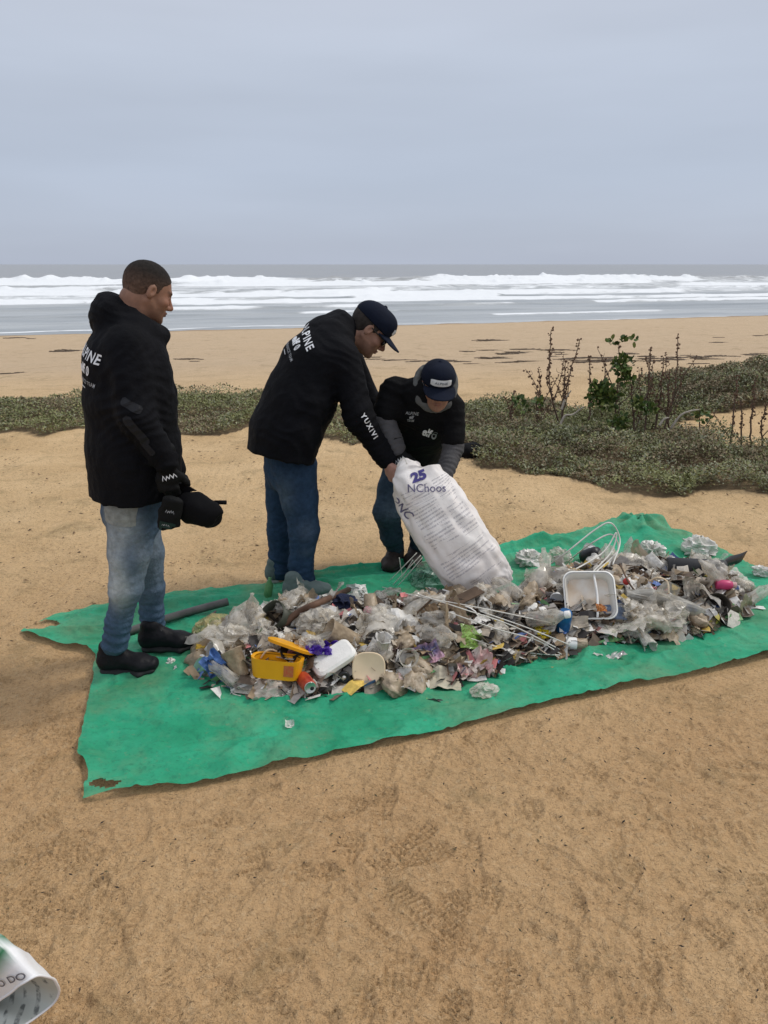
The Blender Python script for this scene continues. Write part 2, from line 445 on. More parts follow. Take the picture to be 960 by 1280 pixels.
def add_hand(S, W, d, n, t, curl=(.5, .6, .4), sc=1.0, fat=0.0, spread=.12, thumb=.6):
    """wrist W, pointing d, palm facing n, thumb on the t side"""
    d = unit(d); n = unit(n-np.dot(n, d)*d); t = unit(np.asarray(t)-np.dot(t, d)*d-np.dot(t, n)*n); W = np.asarray(W)
    S.ecap(W, W+d*.05*sc, (.030*sc+fat, .020*sc+fat), (.039*sc+fat, .0155*sc+fat), t, .01)
    S.ecap(W+d*.045*sc, W+d*.088*sc, (.039*sc+fat, .0155*sc+fat), (.038*sc+fat, .0125*sc+fat), t, .01)
    for i in range(4):
        o = (.0285-.0195*i)*sc; ln = (.072, .080, .075, .058)[i]*sc
        p = W+d*(.090-(.004, 0, .003, .011)[i])*sc+t*o; a = 0; dd = unit(d+t*spread*(1.2-.85*i))
        r = (.0092, .0095, .0090, .0080)[i]*sc+fat
        for k, (fr_, cu) in enumerate(zip((.44, .31, .25), curl)):
            a += cu*(1+.12*i); q = p+(dd*math.cos(a)+n*math.sin(a))*ln*fr_
            S.ecap(p, q, r*(1-.08*k), r*(1-.08*(k+1)), k=.004); p = q
    p = W+d*.022*sc+t*.024*sc; dr = unit(d*.7+t*.65+n*.3)
    for k in range(3):
        q = p+dr*(.036, .032, .026)[k]*sc; S.ecap(p, q, (.0145-.0022*k)*sc+fat, (.0123-.002*k)*sc+fat, k=.006)
        p = q; dr = unit(dr+(d*.4+n*.5)*thumb)
def shoe_vf(heel, toe, z0, sc=1.0, w_=.047, lift=0.0, ankle=None):
    heel = np.array([heel[0], heel[1], z0]); toe = np.array([toe[0], toe[1], z0]); d = unit(toe-heel); Ln = np.linalg.norm(toe-heel)
    s = np.array([d[1], -d[0], 0]); q = lambda a, b, c: heel+d*a*Ln+s*b+np.array([0, 0, c])
    lo = np.minimum(heel, toe)-.09; hi = np.maximum(heel, toe)+.13; hi[2] = z0+.17; lo[2] = z0-.03
    U = SDF(lo, hi, .0042); K = SDF(lo, hi, .0042)
    pts = [q(.13, 0, .014), q(.38, 0, .013), q(.70, .004, .013), q(.88, .002, .018)]
    K.chain(pts, [(w_*.90, .020), (w_*.88, .019), (w_*1.14, .019), (w_*.92, .018)], s, .02)
    K.F = np.maximum(K.F, (z0-K.ax[2])[None, None, :]).astype(np.float32)
    U.chain([q(.16, 0, .055), q(.40, 0, .062), q(.70, .004, .044), q(.87, .002, .038)],
            [(w_*.82, .050), (w_*.80, .048), (w_*1.04, .036), (w_*.86, .030)], s, .025)
    U.ecap(q(.22, 0, .06), q(.24, 0, .125), (w_*.8, w_*1.0), (w_*.78, w_*.98), s, .02)
    U.ecap(q(.36, 0, .10), q(.60, .0, .062), (.022, .010), (.026, .008), s, .01)
    U.F = np.maximum(U.F, (z0+.018-U.ax[2])[None, None, :]).astype(np.float32)
    U.warp(lambda x, y, z: .0012*fbm(x*60, y*60, z*60, 2), .02)
    lac = []
    for k in range(4):
        a = .40+.075*k; zz = .118-.016*k
        lac.append(tube_vf(bez([q(a-.01, -.028, zz-.012), q(a, 0, zz+.004), q(a+.02, .028, zz-.012)], 6), .0035, 4))
    return U.mesh(), K.mesh(), join_vf(lac)
# ------------------------------------------------------------------ the beach
SEA_Z = -3.2
def shore_t(x, y): return y-.34*x
def base(x, y):
    x = np.asarray(x, float); y = np.asarray(y, float)
    t = shore_t(x, y); k = np.clip((t-11.5)/54.5, 0, 1.6)
    z = SEA_Z*(k**1.08)
    z = z+.29*np.exp(-(((x-5.1)/1.5)**2+((y-10.2)/1.7)**2))
    z = z+.05*np.exp(-(((x-2.6)/1.9)**2+((y-7.4)/1.0)**2))
    z = z+.035*fbm(x*.35, y*.5, 0, 3, 5)*sstep(4.6, 7, y)+.008*fbm(x*1.3, y*1.3, 3, 2, 9)
    return z
def poly_px(pts, z=.03): return np.array([G(a, b, z)[:2] for a, b in pts])
def inpoly(x, y, pl):
    r = np.zeros(np.shape(x), bool); j = len(pl)-1
    for i in range(len(pl)):
        xi, yi = pl[i]; xj, yj = pl[j]
        r ^= ((yi > y) != (yj > y)) & (x < (xj-xi)*(y-yi)/(yj-yi+1e-12)+xi); j = i
    return r
VEG_FRONT = poly_px([(572, 552), (582, 566), (606, 580), (650, 588), (705, 596), (780, 610), (860, 612), (960, 613), (1080, 614), (1300, 600), (1240, 545), (1080, 558), (960, 557), (900, 554), (850, 540), (800, 524), (740, 512), (660, 507), (600, 506), (575, 520)])
VEG_LEFT = poly_px([(-160, 560), (0, 541), (60, 536), (140, 527), (210, 538), (290, 534), (330, 528), (400, 548), (452, 556), (476, 546), (470, 520), (400, 505), (330, 492), (220, 490), (120, 492), (60, 498), (0, 500), (-160, 512)])
VEG_MOUND = np.array([(2.35, 8.75), (2.7, 8.15), (3.2, 8.5), (3.6, 8.9), (4.0, 8.95), (4.6, 8.9), (5.4, 8.6), (7.2, 8.6), (7.4, 11.0), (6.4, 11.8), (5.2, 11.6), (4.3, 11.2), (3.5, 10.6), (2.8, 9.8)])
def veg_mask(x, y, soft=True):
    jx = .16*fbm(x*2.2, y*2.2, 1, 3, 31); jy = .16*fbm(x*2.2, y*2.2, 7, 3, 37)
    m = np.zeros(np.shape(x))
    for pl in (VEG_FRONT, VEG_LEFT, VEG_MOUND): m = np.maximum(m, inpoly(x+jx, y+jy, pl).astype(float))
    return m

FP = []   # footprints: x, y, heading, scale, kind
for i in range(170):
    y = 1.25+2.3*RNG.random()**1.25; x = RNG.uniform(-.62, .68)*y*1.15
    FP.append((x, y, RNG.uniform(0, 6.28) if RNG.random() < .4 else RNG.normal(1.2, .5)+(math.pi if RNG.random() < .4 else 0), RNG.uniform(.85, 1.1), RNG.integers(0, 4)))
for px, py, h, k in ((690, 1215, 1.7, 0), (640, 1120, 2.3, 1), (860, 1180, .4, 0), (560, 1160, 1.3, 2), (420, 1080, 1.1, 1), (880, 1100, .7, 3), (500, 1245, 1.5, 0), (780, 1010, .5, 1), (230, 1150, 1.0, 2), (320, 1230, .7, 0), (800, 1255, 1.2, 2)):
    g = G(px, py); FP.append((g[0], g[1], h, 1.0, k))
for i in range(260):
    y = RNG.uniform(3.4, 7.5); x = RNG.uniform(-.62, .66)*y
    FP.append((x, y, RNG.uniform(0, 6.28), RNG.uniform(.9, 1.2), 4))
NETP = poly_px([(103, 1000), (250, 980), (400, 945), (640, 893), (880, 838), (960, 820), (1110, 786), (960, 716), (790, 651), (620, 686), (400, 717), (66, 772), (26, 790), (118, 818), (98, 945)])
def build_sand():
    xs = [0.0]; st = .0068
    while xs[-1] < 900:
        if xs[-1] > 1.25: st *= 1.017
        xs.append(xs[-1]+st)
    xs = np.array(xs); xs = np.concatenate([-xs[:0:-1], xs])+.03
    ys = [-3.0, -2, -1, -.4, 0, .3, .6, .8, .95]
    st = .0062; y = 1.05
    while y < 120:
        ys.append(y)
        if y > 2.4: st *= 1.0125
        y += st
    ys = np.array(ys+[160, 400])
    X, Y = np.meshgrid(xs, ys, indexing='ij')
    Z = base(X, Y)
    near = sstep(13, 7, Y)
    tramp = sstep(4.4, 3.2, Y)
    I = (Y < 14) & (np.abs(X) < 10) & (Y > .5)
    x, y = X[I], Y[I]
    z = .010*fbm(x*3.1, y*4.2, 0, 3, 2)*near[I]
    xr, yr = .83*x+.56*y+.05*vn(x*6, y*6, 2, 43), -.56*x+.83*y+.05*vn(x*6, y*6, 9, 43); rid = 1-np.abs(vn(xr*7, yr*7.5, 1, 41)); z += .010*(rid**3-.3)*(.45+.55*tramp[I])*near[I]
    rid2 = 1-np.abs(vn(.6*xr*17-.8*yr*17, .8*xr*19+.6*yr*19, 5, 44)); z += .0070*(rid2**3-.3)*near[I]*(.5+.5*sstep(-.5, .4, vn(x*1.7, y*2.1, 4, 47)))
    z -= .0065*sstep(.42, .68, vn(x*38, y*38, 1, 51))*near[I]*sstep(-.3, .4, vn(x*2.3, y*2.3, 8, 53))
    z += (.0022+.0010*tramp[I])*fbm(x*32, y*32, 2, 2, 8)*near[I]
    Zd = np.zeros_like(Z); Zd[I] = z; dk = np.zeros_like(Z)
    for (cx, cy, h, sc, kind) in FP:
        i0, i1 = np.searchsorted(xs, cx-.24), np.searchsorted(xs, cx+.24); j0, j1 = np.searchsorted(ys, cy-.24), np.searchsorted(ys, cy+.24)
        if i1-i0 < 3 or j1-j0 < 3: continue
        xx, yy = X[i0:i1, j0:j1]-cx, Y[i0:i1, j0:j1]-cy
        u = (xx*math.cos(h)+yy*math.sin(h))/sc; v = (-xx*math.sin(h)+yy*math.cos(h))/sc
        wd = .043+.010*np.clip(u/.1, -1, 1)-.012*np.exp(-((u+.02)/.04)**2)
        q = (np.abs(u)/.142)**3+(np.abs(v)/wd)**3
        q = q+.25*vn(xx*30, yy*30, cx*9, 3)
        ins = sstep(1.15, .75, q); rim = np.exp(-((q-1.35)/.3)**2)
        if kind == 0: tr = np.minimum(np.abs(np.sin(u*math.pi/.021)), np.abs(np.sin(v*math.pi/.021)))
        elif kind == 1: tr = np.abs(np.sin((u+.5*np.abs(v))*math.pi/.018))
        elif kind == 2: tr = np.minimum(np.abs(np.sin((u+v)*math.pi/.024)), np.abs(np.sin((u-v)*math.pi/.024)))
        elif kind == 3: tr = np.abs(np.sin(u*math.pi/.019))*(np.abs(np.sin(v*math.pi/.055)) > .3)
        else: tr = .5
        a = .6 if kind == 4 else .75
        prt = sstep(-.1, .45, vn(xx*11, yy*11, cx*3+cy, 6)) if kind != 4 else 1
        Zd[i0:i1, j0:j1] = Zd[i0:i1, j0:j1]*(1-.5*ins*prt)+a*(-.008*ins*(.5+.5*prt)+.006*rim)+a*.0125*ins*prt*(sstep(.18, .55, tr)-.5)
    inn = inpoly(X.ravel(), Y.ravel(), NETP).reshape(X.shape); Zd[inn] = Zd[inn]*.3-.012
    Z = Z+Zd
    V = np.stack([X, Y, Z], -1).reshape(-1, 3)
    vm = veg_mask(X.ravel(), Y.ravel())*(Y.ravel() < 14)
    m, t, b = nodes('beach_sand')
    g = t.nodes.new('ShaderNodeNewGeometry'); pos = g.outputs['Position']
    sep = t.nodes.new('ShaderNodeSeparateXYZ'); t.links.new(pos, sep.inputs[0])
    dry = (.70, .495, .272); moist_view_tone = (.50, .312, .155); olive = (.20, .155, .075)
    c = mixc(t, rng(t, noise(t, 1.1, 5, .6, pos), .38, .62), dry, (.60, .412, .215))
    c = mixc(t, rng(t, sep.outputs['Y'], 9, 16, 0, .85), c, mixc(t, noise(t, .6, 4, .6, pos), (.50, .375, .25), (.58, .45, .31)))
    # trampled near sand: damper, with the view angle's darkening also put into the colour
    turn = math2(t, 'MULTIPLY', rng(t, sep.outputs['Y'], 2.2, 5.4, 1, 0), rng(t, noise(t, .9, 4, .6, pos), .3, .62, .55, 1.0))
    c = mixc(t, turn, c, moist_view_tone)
    c = mixc(t, rng(t, noise(t, 2.6, 5, .7, pos, .6), .54, .70, 0, .50), c, olive)
    c = mixc(t, rng(t, noise(t, 20, 5, .75, pos), .52, .70, 0, .36), c, (.27, .17, .085))
    c = mixc(t, rng(t, noise(t, 62, 4, .75, pos), .53, .66, 0, .6), c, (.25, .155, .075))
    c = mixc(t, rng(t, noise(t, 48, 4, .75, pos), .53, .70, 0, .40), c, (.66, .50, .31))
    c = mixc(t, rng(t, noise(t, 95, 3, .7, pos), .60, .70, 0, .7), c, (.13, .088, .048))
    c = mixc(t, rng(t, noise(t, 210, 2, .6, pos), .60, .72, 0, .6), c, (.12, .085, .05))
    c = mixc(t, rng(t, noise(t, 260, 2, .6, pos), .66, .76, 0, .4), c, (.72, .62, .48))
    vg = attr(t, 'litter').outputs['Fac']
    c = mixc(t, math2(t, 'MULTIPLY', vg, rng(t, noise(t, 7, 4, .6, pos), .25, .5, .55, .98)), c, (.13, .095, .055))
    wet = rng(t, sep.outputs['Z'], -3.2, -2.75, 1, 0)
    c = mixc(t, wet, c, (.30, .21, .13))
    t.links.new(c, b.inputs['Base Color']); b.inputs['Roughness'].default_value = .95; b.inputs['Specular IOR Level'].default_value = .15
    n1 = bump(t, None, noise(t, 70, 4, .75, pos), .9, .010)
    n2 = bump(t, None, noise(t, 24, 5, .75, pos), .8, .022, n1)
    bump(t, b, noise(t, 9, 5, .7, pos), .45, .04, n2)
    k = kd = mesh_np('beach_sand', V, grid_faces(len(xs), len(ys)), True, attrs={'litter': vm})
    return link('beach_sand', k, m, kind='structure')
build_sand()

# ------------------------------------------------------------------ the sea
def build_sea():
    xs = [0.0]; st = .45
    while xs[-1] < 5000:
        if xs[-1] > 125: st *= 1.06
        xs.append(xs[-1]+st)
    xs = np.array(xs); xs = np.concatenate([-xs[:0:-1], xs])+4
    tt = [-14.0]; st = .5
    while tt[-1] < 9000:
        q = tt[-1]; st = .45 if q < 60 else (.8 if q < 230 else st*1.09)
        tt.append(q+st)
    tt = np.array(tt)
    X, T = np.meshgrid(xs, tt, indexing='ij'); Y = 66+.34*np.clip(X, -400, 400)+T
    s = T*.947
    lx = X+.34*T*.5
    wob = lambda f, a, k: a*fbm(lx*f, s*.01, 0, 3, k)
    Z = np.full_like(X, SEA_Z)+.05*fbm(lx*.05, s*.18, 0, 3, 61)*sstep(0, 15, s)
    foam = np.zeros_like(X)
    def crest(s0, h, wd, gate, front, tail, seed, rag):
        nonlocal Z, foam
        c = s0+wob(.018, 7 if s0 > 60 else 3, seed); d = s-c
        pr = np.where(d < 0, np.exp(-(d/(wd*.35))**2), np.exp(-(d/wd)**2))
        gt = gate(lx); Z = Z+h*pr*(.55+.45*gt)*(1+.28*fbm(lx*.05, 0, s0, 2, seed+3))
        Z = Z+rag*gt*np.maximum(0, fbm(lx*.33, s*.3, s0, 3, seed+5))*np.exp(-(d/2.2)**2)
        fo = np.where(d < 0, np.exp(-(d/front)**2), np.exp(-(d/tail)**2))
        foam = np.maximum(foam, fo*gt)
    g1 = lambda x: sstep(-.75, -.25, fbm(x*.012, 0, 3, 3, 71))
    crest(165, 1.25, 9, lambda x: np.clip(.62+.6*g1(x), 0, 1), 34, 2.6, 72, .75)
    crest(205, .8, 10, lambda x: sstep(.05, .35, fbm(x*.016, 0, 9, 2, 79))*.9, 10, 1.5, 78, .5)
    crest(128, .8, 7, lambda x: sstep(-.6, .0, fbm(x*.017, 1, 3, 3, 81)), 16, 4, 82, .5); crest(102, .6, 5, lambda x: sstep(-.5, .1, fbm(x*.017, 5, 3, 3, 93)), 13, 4, 94, .4)
    crest(82, .6, 5, lambda x: sstep(-.3, .1, fbm(x*.015, 2, 3, 3, 83)), 11, 4, 84, .35)
    crest(52, .40, 3.6, lambda x: sstep(-.05, .2, fbm(x*.022, 4, 3, 3, 85)-.014*(x-4)), 6, 5, 86, .2)
    crest(66, .5, 4, lambda x: sstep(-.4, .0, fbm(x*.018, 7, 3, 3, 95)), 8, 3, 96, .3); crest(41, .3, 3, lambda x: sstep(-.15, .2, fbm(x*.02, 9, 3, 3, 97)), 4, 2.5, 98, .15); crest(20, .18, 2, lambda x: sstep(.05, .3, fbm(x*.035, 3, 3, 3, 99)), 1.5, 2, 100, .0)
    crest(31, .26, 2.4, lambda x: sstep(-.2, .1, fbm(x*.03, 6, 3, 3, 87)), 2.0, 2.0, 88, .1)
    crest(9, .10, 1.5, lambda x: sstep(-.1, .25, fbm(x*.05, 8, 3, 3, 89)), 1.2, 3.0, 90, .0)
    foam = np.maximum(foam, .64*sstep(38, 62, s)*sstep(165, 150, s))
    foam = np.maximum(foam, .25*sstep(15, 40, s)*sstep(170, 150, s))
    sw = 1.2+wob(.09, 1.6, 91); foam = np.maximum(foam, .8*np.exp(-((s-sw)/.7)**2))
    V = np.stack([X, Y, Z], -1).reshape(-1, 3)
    uvq = np.stack([lx, s, 0*s], -1).reshape(-1, 3)
    m, t, b = nodes('sea_water')
    a = attr(t, 'foam').outputs['Fac']; uv = attr(t, 'Uv').outputs['Vector']
    mp_ = t.nodes.new('ShaderNodeMapping'); mp_.inputs['Scale'].default_value = (.22, .34, 1); t.links.new(uv, mp_.inputs[0])
    n1 = noise(t, 1.0, 6, .68, mp_.outputs[0], .8)
    mp2 = t.nodes.new('ShaderNodeMapping'); mp2.inputs['Scale'].default_value = (.035, .16, 1); t.links.new(uv, mp2.inputs[0])
    n2 = noise(t, 1.0, 5, .6, mp2.outputs[0], .5)
    nn = math2(t, 'ADD', math2(t, 'MULTIPLY', n1, .50), math2(t, 'MULTIPLY', n2, .50))
    thr = math2(t, 'SUBTRACT', .79, math2(t, 'MULTIPLY', a, .47))
    f = rng(t, math2(t, 'SUBTRACT', nn, thr), -.05, .09)
    geo = t.nodes.new('ShaderNodeNewGeometry'); sep = t.nodes.new('ShaderNodeSeparateXYZ'); t.links.new(uv, sep.inputs[0])
    wc = mixc(t, rng(t, sep.outputs['Y'], 60, 260), (.42, .435, .43), (.30, .29, .28))
    wc = mixc(t, rng(t, n2, .4, .65), wc, (.24, .26, .265))
    c = mixc(t, f, wc, (.80, .82, .83))
    t.links.new(c, b.inputs['Base Color'])
    t.links.new(rng(t, f, 0, 1, .28, .9), b.inputs['Roughness']); b.inputs['IOR'].default_value = 1.33
    b.inputs['Specular IOR Level'].default_value = .35
    bump(t, b, noise(t, 2.2, 5, .65, mp_.outputs[0]), .55, .5)
    link('sea', mesh_np('sea', V, grid_faces(len(xs), len(tt))[:, ::1], True, uv=uvq, attrs={'foam': foam.ravel()}), m, kind='structure')
build_sea()

# ------------------------------------------------------------------ green shade net spread on the sand
def edge(pts, n, z=.0):
    p = np.array([G(a, b, z) for a, b in pts])[:, :2]
    c = bez(np.c_[p, np.zeros(len(p))], 400)[:, :2]
    d = np.r_[0, np.cumsum(np.linalg.norm(np.diff(c, axis=0), axis=1))]; u = np.linspace(0, d[-1], n)
    return np.stack([np.interp(u, d, c[:, 0]), np.interp(u, d, c[:, 1])], -1)
def net_z(x, y): return base(x, y)+.010
def build_net():
    nu, nv = 430, 210
    Fr = edge([(103, 1000), (160, 990), (250, 979), (330, 961), (400, 945), (520, 922), (640, 893), (760, 864), (880, 838), (960, 820), (1110, 786)], nu)
    Bk = edge([(66, 772), (140, 756), (240, 742), (330, 733), (400, 717), (500, 705), (620, 686), (700, 671), (790, 651)], nu)
    Lf = edge([(103, 1000), (110, 966), (98, 945), (102, 915), (112, 872), (117, 845), (118, 818), (104, 810), (80, 806), (52, 799), (26, 790), (66, 772)], nv)
    Rt = edge([(1110, 786), (1050, 757), (960, 716), (905, 690), (850, 668), (790, 651)], nv)
    Lf[0] = Fr[0]; Lf[-1] = Bk[0]; Rt[0] = Fr[-1]; Rt[-1] = Bk[-1]
    u = np.linspace(0, 1, nu)[:, None, None]; v = np.linspace(0, 1, nv)[None, :, None]
    vv = v
    XY = (1-vv)*Fr[:, None]+vv*Bk[:, None]+(1-u)*Lf[None]+u*Rt[None]-((1-u)*(1-vv)*Fr[0]+(1-u)*vv*Bk[0]+u*(1-vv)*Fr[-1]+u*vv*Bk[-1])
    x, y = XY[..., 0], XY[..., 1]; U, W = u[..., 0]+0*x, v[..., 0]+0*x
    ed = np.minimum.reduce([U*4.2, (1-U)*3.6, W*1.5, (1-W)*1.5])
    rip = .005*fbm(U*38, W*6, 0, 2, 101)*np.exp(-np.minimum(W, 1-W)/.05)+.007*fbm(U*8, W*26, 1, 2, 103)*np.exp(-U/.03)
    x = x+rip*.5; y = y+rip*.8
    z = net_z(x, y)+.004*fbm(x*5, y*5, 0, 3, 105)
    r1 = 1-np.abs(fbm(x*1.5+.4*y, y*2.6-.5*x, 2, 2, 107)); z += .020*np.maximum(0, r1-.72)/.28*sstep(.0, .1, ed+.05)
    r2 = 1-np.abs(vn(x*4.5-1.5*y, y*7, 5, 109)); z += .009*np.maximum(0, r2-.6)/.4
    r4 = 1-np.abs(fbm(x*7+3*y, y*13, 8, 2, 117)); z += .010*np.maximum(0, r4-.55)/.45
    z += .055*np.exp(-((W-.955)/.020)**2)*(.55+.7*fbm(U*9, 0, 3, 2, 111))*sstep(.02, .15, U)
    z += .036*np.exp(-((W-.87-.02*np.sin(U*9))/.022)**2)*(.6+.6*vn(U*7, 0, 9, 113))*sstep(.05, .2, U)
    z += .010*np.exp(-(U/.012)**2)*(.6+.4*vn(W*9, 0, 2, 115))*sstep(.05, .1, W)*sstep(.8, .7, W)
    z += .007*np.exp(-(np.minimum(W, 1-W)/.012)**2)*(.55+.6*fbm(U*24, 0, 6, 2, 116))
    # the back corner is pulled up into a point
    cx, cy = G(797, 662)[:2]; dd = np.hypot(x-cx, y-cy); z += .05*np.exp(-(dd/.25)**2)*(1+.5*np.sin(np.arctan2(y-cy, x-cx)*7))
    z = np.maximum(z, base(x, y)+.003)
    V = np.stack([x, y, z], -1).reshape(-1, 3); F = grid_faces(nu, nv)
    c = V[F].mean(1)
    h0 = G(133, 986); k = ((c[:, 0]-h0[0])/.055)**2+((c[:, 1]-h0[1])/.022)**2 < 1+.35*vn(c[:, 0]*40, c[:, 1]*40, 0, 7)
    h1 = G(52, 783); k |= ((c[:, 0]-h1[0])/.085)**2+((c[:, 1]-h1[1])/.045)**2 < 1+.5*vn(c[:, 0]*25, c[:, 1]*25, 0, 8)
    F = F[~k]
    m, t, b = nodes('shade_net')
    g = t.nodes.new('ShaderNodeNewGeometry'); pos = g.outputs['Position']
    c1 = mixc(t, rng(t, noise(t, 3.2, 5, .6, pos), .35, .68), (.018, .30, .15), (.034, .41, .225))
    c1 = mixc(t, rng(t, noise(t, 2.1, 5, .7, pos), .46, .72, 0, .50), c1, (.24, .26, .14))
    c1 = mixc(t, rng(t, noise(t, 55, 3, .7, pos), .52, .72, 0, .55), c1, (.012, .17, .095))
    c1 = mixc(t, rng(t, noise(t, 38, 4, .7, pos), .60, .74, 0, .35), c1, (.30, .27, .16))
    t.links.new(c1, b.inputs['Base Color']); b.inputs['Roughness'].default_value = .62; b.inputs['Specular IOR Level'].default_value = .25
    wv = t.nodes.new('ShaderNodeTexWave'); wv.inputs['Scale'].default_value = 70; wv.inputs['Distortion'].default_value = 1.5; t.links.new(pos, wv.inputs[0])
    b1 = bump(t, None, wv.outputs[1], .35, .002)
    b2 = bump(t, None, noise(t, 16, 5, .65, pos), .55, .014, b1)
    bump(t, b, noise(t, 60, 2, .6, pos), .3, .003, b2)
    tr = t.nodes.new('ShaderNodeBsdfTransparent'); ms = t.nodes.new('ShaderNodeMixShader')
    t.links.new(rng(t, noise(t, 1.7, 3, .6, pos), .35, .7, .98, .80), ms.inputs[0]); t.links.new(tr.outputs[0], ms.inputs[1]); t.links.new(b.outputs[0], ms.inputs[2])
    t.links.new(ms.outputs[0], t.nodes['Material Output'].inputs[0])
    o = link('shade_net', mesh_np('shade_net', V, F, True), m)
    tag(o, 'large green shade net spread over the sand under the rubbish', 'net')
build_net()

# ------------------------------------------------------------------ ground cover on the low dunes
def veg_leaves(name, poly, n, hgt, size, tones, wts, lo, hi, seed, label=None, clump=.8):
    r = np.random.default_rng(seed)
    x = r.uniform(lo[0], hi[0], n*4); y = r.uniform(lo[1], hi[1], n*4)
    jx = .16*fbm(x*2.2, y*2.2, 1, 3, 31); jy = .16*fbm(x*2.2, y*2.2, 7, 3, 37)
    k = inpoly(x+jx, y+jy, poly)
    dens = fbm(x*2.0, y*2.6, 4, 3, seed+1); k &= r.random(n*4) < clump+.55*dens
    x, y = x[k][:n], y[k][:n]; n = len(x)
    bulge = np.clip(.62+.75*fbm(x*2.4, y*3.0, 2, 3, seed+2), .12, 1.5)
    # thins out towards the patch's rim
    inn = sum(inpoly(x+jx[k][:n]+dx, y+jy[k][:n]+dy, poly).astype(float) for dx, dy in ((.18, 0), (-.18, 0), (0, .18), (0, -.18)))/4
    hh = hgt*bulge*(.25+.75*inn)
    q = r.random(n)**.55; z = base(x, y)+hh*q+.004
    sz = size*r.uniform(.5, 1.25, n)*(.75+.25*q)
    yaw = r.uniform(0, 6.283, n); el = r.uniform(-.2, 1.15, n)*(.5+.6*q); rl = r.uniform(-.9, .9, n)
    d = np.stack([np.cos(yaw)*np.cos(el), np.sin(yaw)*np.cos(el), np.sin(el)], -1)
    s = np.stack([-np.sin(yaw), np.cos(yaw), 0*yaw], -1); up = np.cross(d, s)
    s = s*np.cos(rl)[:, None]+up*np.sin(rl)[:, None]
    p = np.stack([x, y, z], -1); S_ = sz[:, None]
    V = np.stack([p, p+d*S_*.5+s*S_*.24, p+d*S_, p+d*S_*.5-s*S_*.24], 1).reshape(-1, 3)
    F = np.arange(4*n).reshape(-1, 4)
    pick = r.choice(len(tones), n, p=np.array(wts)/sum(wts))
    reg = fbm(x*1.4, y*1.9, 8, 3, seed+5)
    pick = np.where((reg > .28) & (r.random(n) < .6), 1, pick); pick = np.where((reg < -.35) & (r.random(n) < .6), len(tones)-1, pick)
    C = np.array(tones)[pick]*r.uniform(.8, 1.2, n)[:, None]
    o = link(name, mesh_np(name, V, F, False, col=np.repeat(C, 4, 0)), mat('ground_cover_leaves', (0, 0, 0), .75, .1, attrcol=True, spec=.3), kind='stuff')
    if label: tag(o, label, 'ground cover')
    return o
GREY, GREEN, DKGRN, BROWN, YEL = (.285, .29, .19), (.215, .225, .095), (.135, .15, .068), (.23, .18, .11), (.30, .28, .125)
lo, hi = VEG_FRONT.min(0)-.3, np.minimum(VEG_FRONT.max(0)+.3, (7.5, 99))
veg_leaves('dune_ground_cover', VEG_FRONT, 120000, .20, .034, [GREY, GREEN, DKGRN, YEL, BROWN], [4, 4.2, 1.5, .8, 1.3], lo, hi, 211, 'low grey-green creeping plants covering the near dune behind the net')
lo, hi = VEG_LEFT.min(0)-.3, VEG_LEFT.max(0)+.3
veg_leaves('beach_ground_cover', VEG_LEFT, 60000, .12, .036, [GREY, GREEN, DKGRN, YEL, BROWN], [2, 3.2, 1.8, 1.4, 1.6], lo, hi, 223, 'strip of low olive-green creeping plants behind the standing man')
lo, hi = VEG_MOUND.min(0)-.3, VEG_MOUND.max(0)+.3
veg_leaves('mound_ground_cover', VEG_MOUND, 110000, .17, .040, [GREY, GREEN, DKGRN, YEL, BROWN], [4, 2.5, 2.2, .4, 2.5], lo, hi, 229, 'dense grey-green scrub on the far dune mound', clump=1.0)
# ------------------------------------------------------------------ people
M_SKIN = mat('skin', (0, 0, 0), .55, .10, 60, .12, 220, attrcol=True, spec=.3)
M_HAIR = mat('cropped_hair', (.028, .022, .018), .8, .35, 60, .8, 320)
def cloth(name, c, rough=.85, var=.25, fold=.35, wv=900):
    if name in _MC: return _MC[name]
    m, t, b = nodes(name)
    n1 = noise(t, 7, 4); t.links.new(mixc(t, rng(t, n1, .3, .7), tuple(x*(1-var) for x in c), tuple(x*(1+var) for x in c)), b.inputs['Base Color'])
    b.inputs['Roughness'].default_value = rough; b.inputs['Specular IOR Level'].default_value = .14
    b1 = bump(t, None, noise(t, 18, 4, .6), min(1, fold*1.8), .016); bump(t, b, noise(t, wv, 2), .25, .001, b1)
    _MC[name] = m; return m
M_JACKET = cloth('black_jacket_cloth', (.0034, .0036, .0052))
M_TEE = cloth('black_overshirt_cloth', (.0040, .0040, .0046))
M_GREYKNIT = cloth('grey_knit_cloth', (.075, .073, .075), var=.35)
M_GLOVE = cloth('black_glove_cloth', (.006, .0065, .0065), .7)
M_PATCH = cloth('charcoal_panel_cloth', (.016, .0165, .019), .6)
M_CAPB = cloth('navy_cap_cloth', (.0055, .0085, .019), fold=.12)
M_CAPK = cloth('black_cap_cloth', (.0035, .0035, .0042), fold=.15)
M_PRINT = mat('white_print', (.72, .73, .74), .6, .12, 60)
M_DIMPRINT = mat('grey_print', (.33, .34, .35), .6, .12, 60)
M_GREENCUFF = cloth('dark_green_cuff_cloth', (.016, .034, .028), .7)
M_SHOE = cloth('black_shoe_leather', (.010, .010, .012), .5, fold=.2)
M_SHOEGREY = cloth('grey_green_shoe_cloth', (.13, .17, .16), .8)
M_SOLE = mat('dark_rubber_sole', (.016, .016, .017), .75, .3, 40)
M_SOLEPALE = mat('pale_rubber_sole', (.30, .32, .29), .75, .25, 40)
M_SOLEBRN = mat('brown_shoe_leather', (.035, .026, .022), .7, .3, 30)
M_LACE = mat('shoe_lace', (.06, .06, .062), .8)
M_LACEPALE = mat('pale_shoe_lace', (.28, .27, .27), .8)
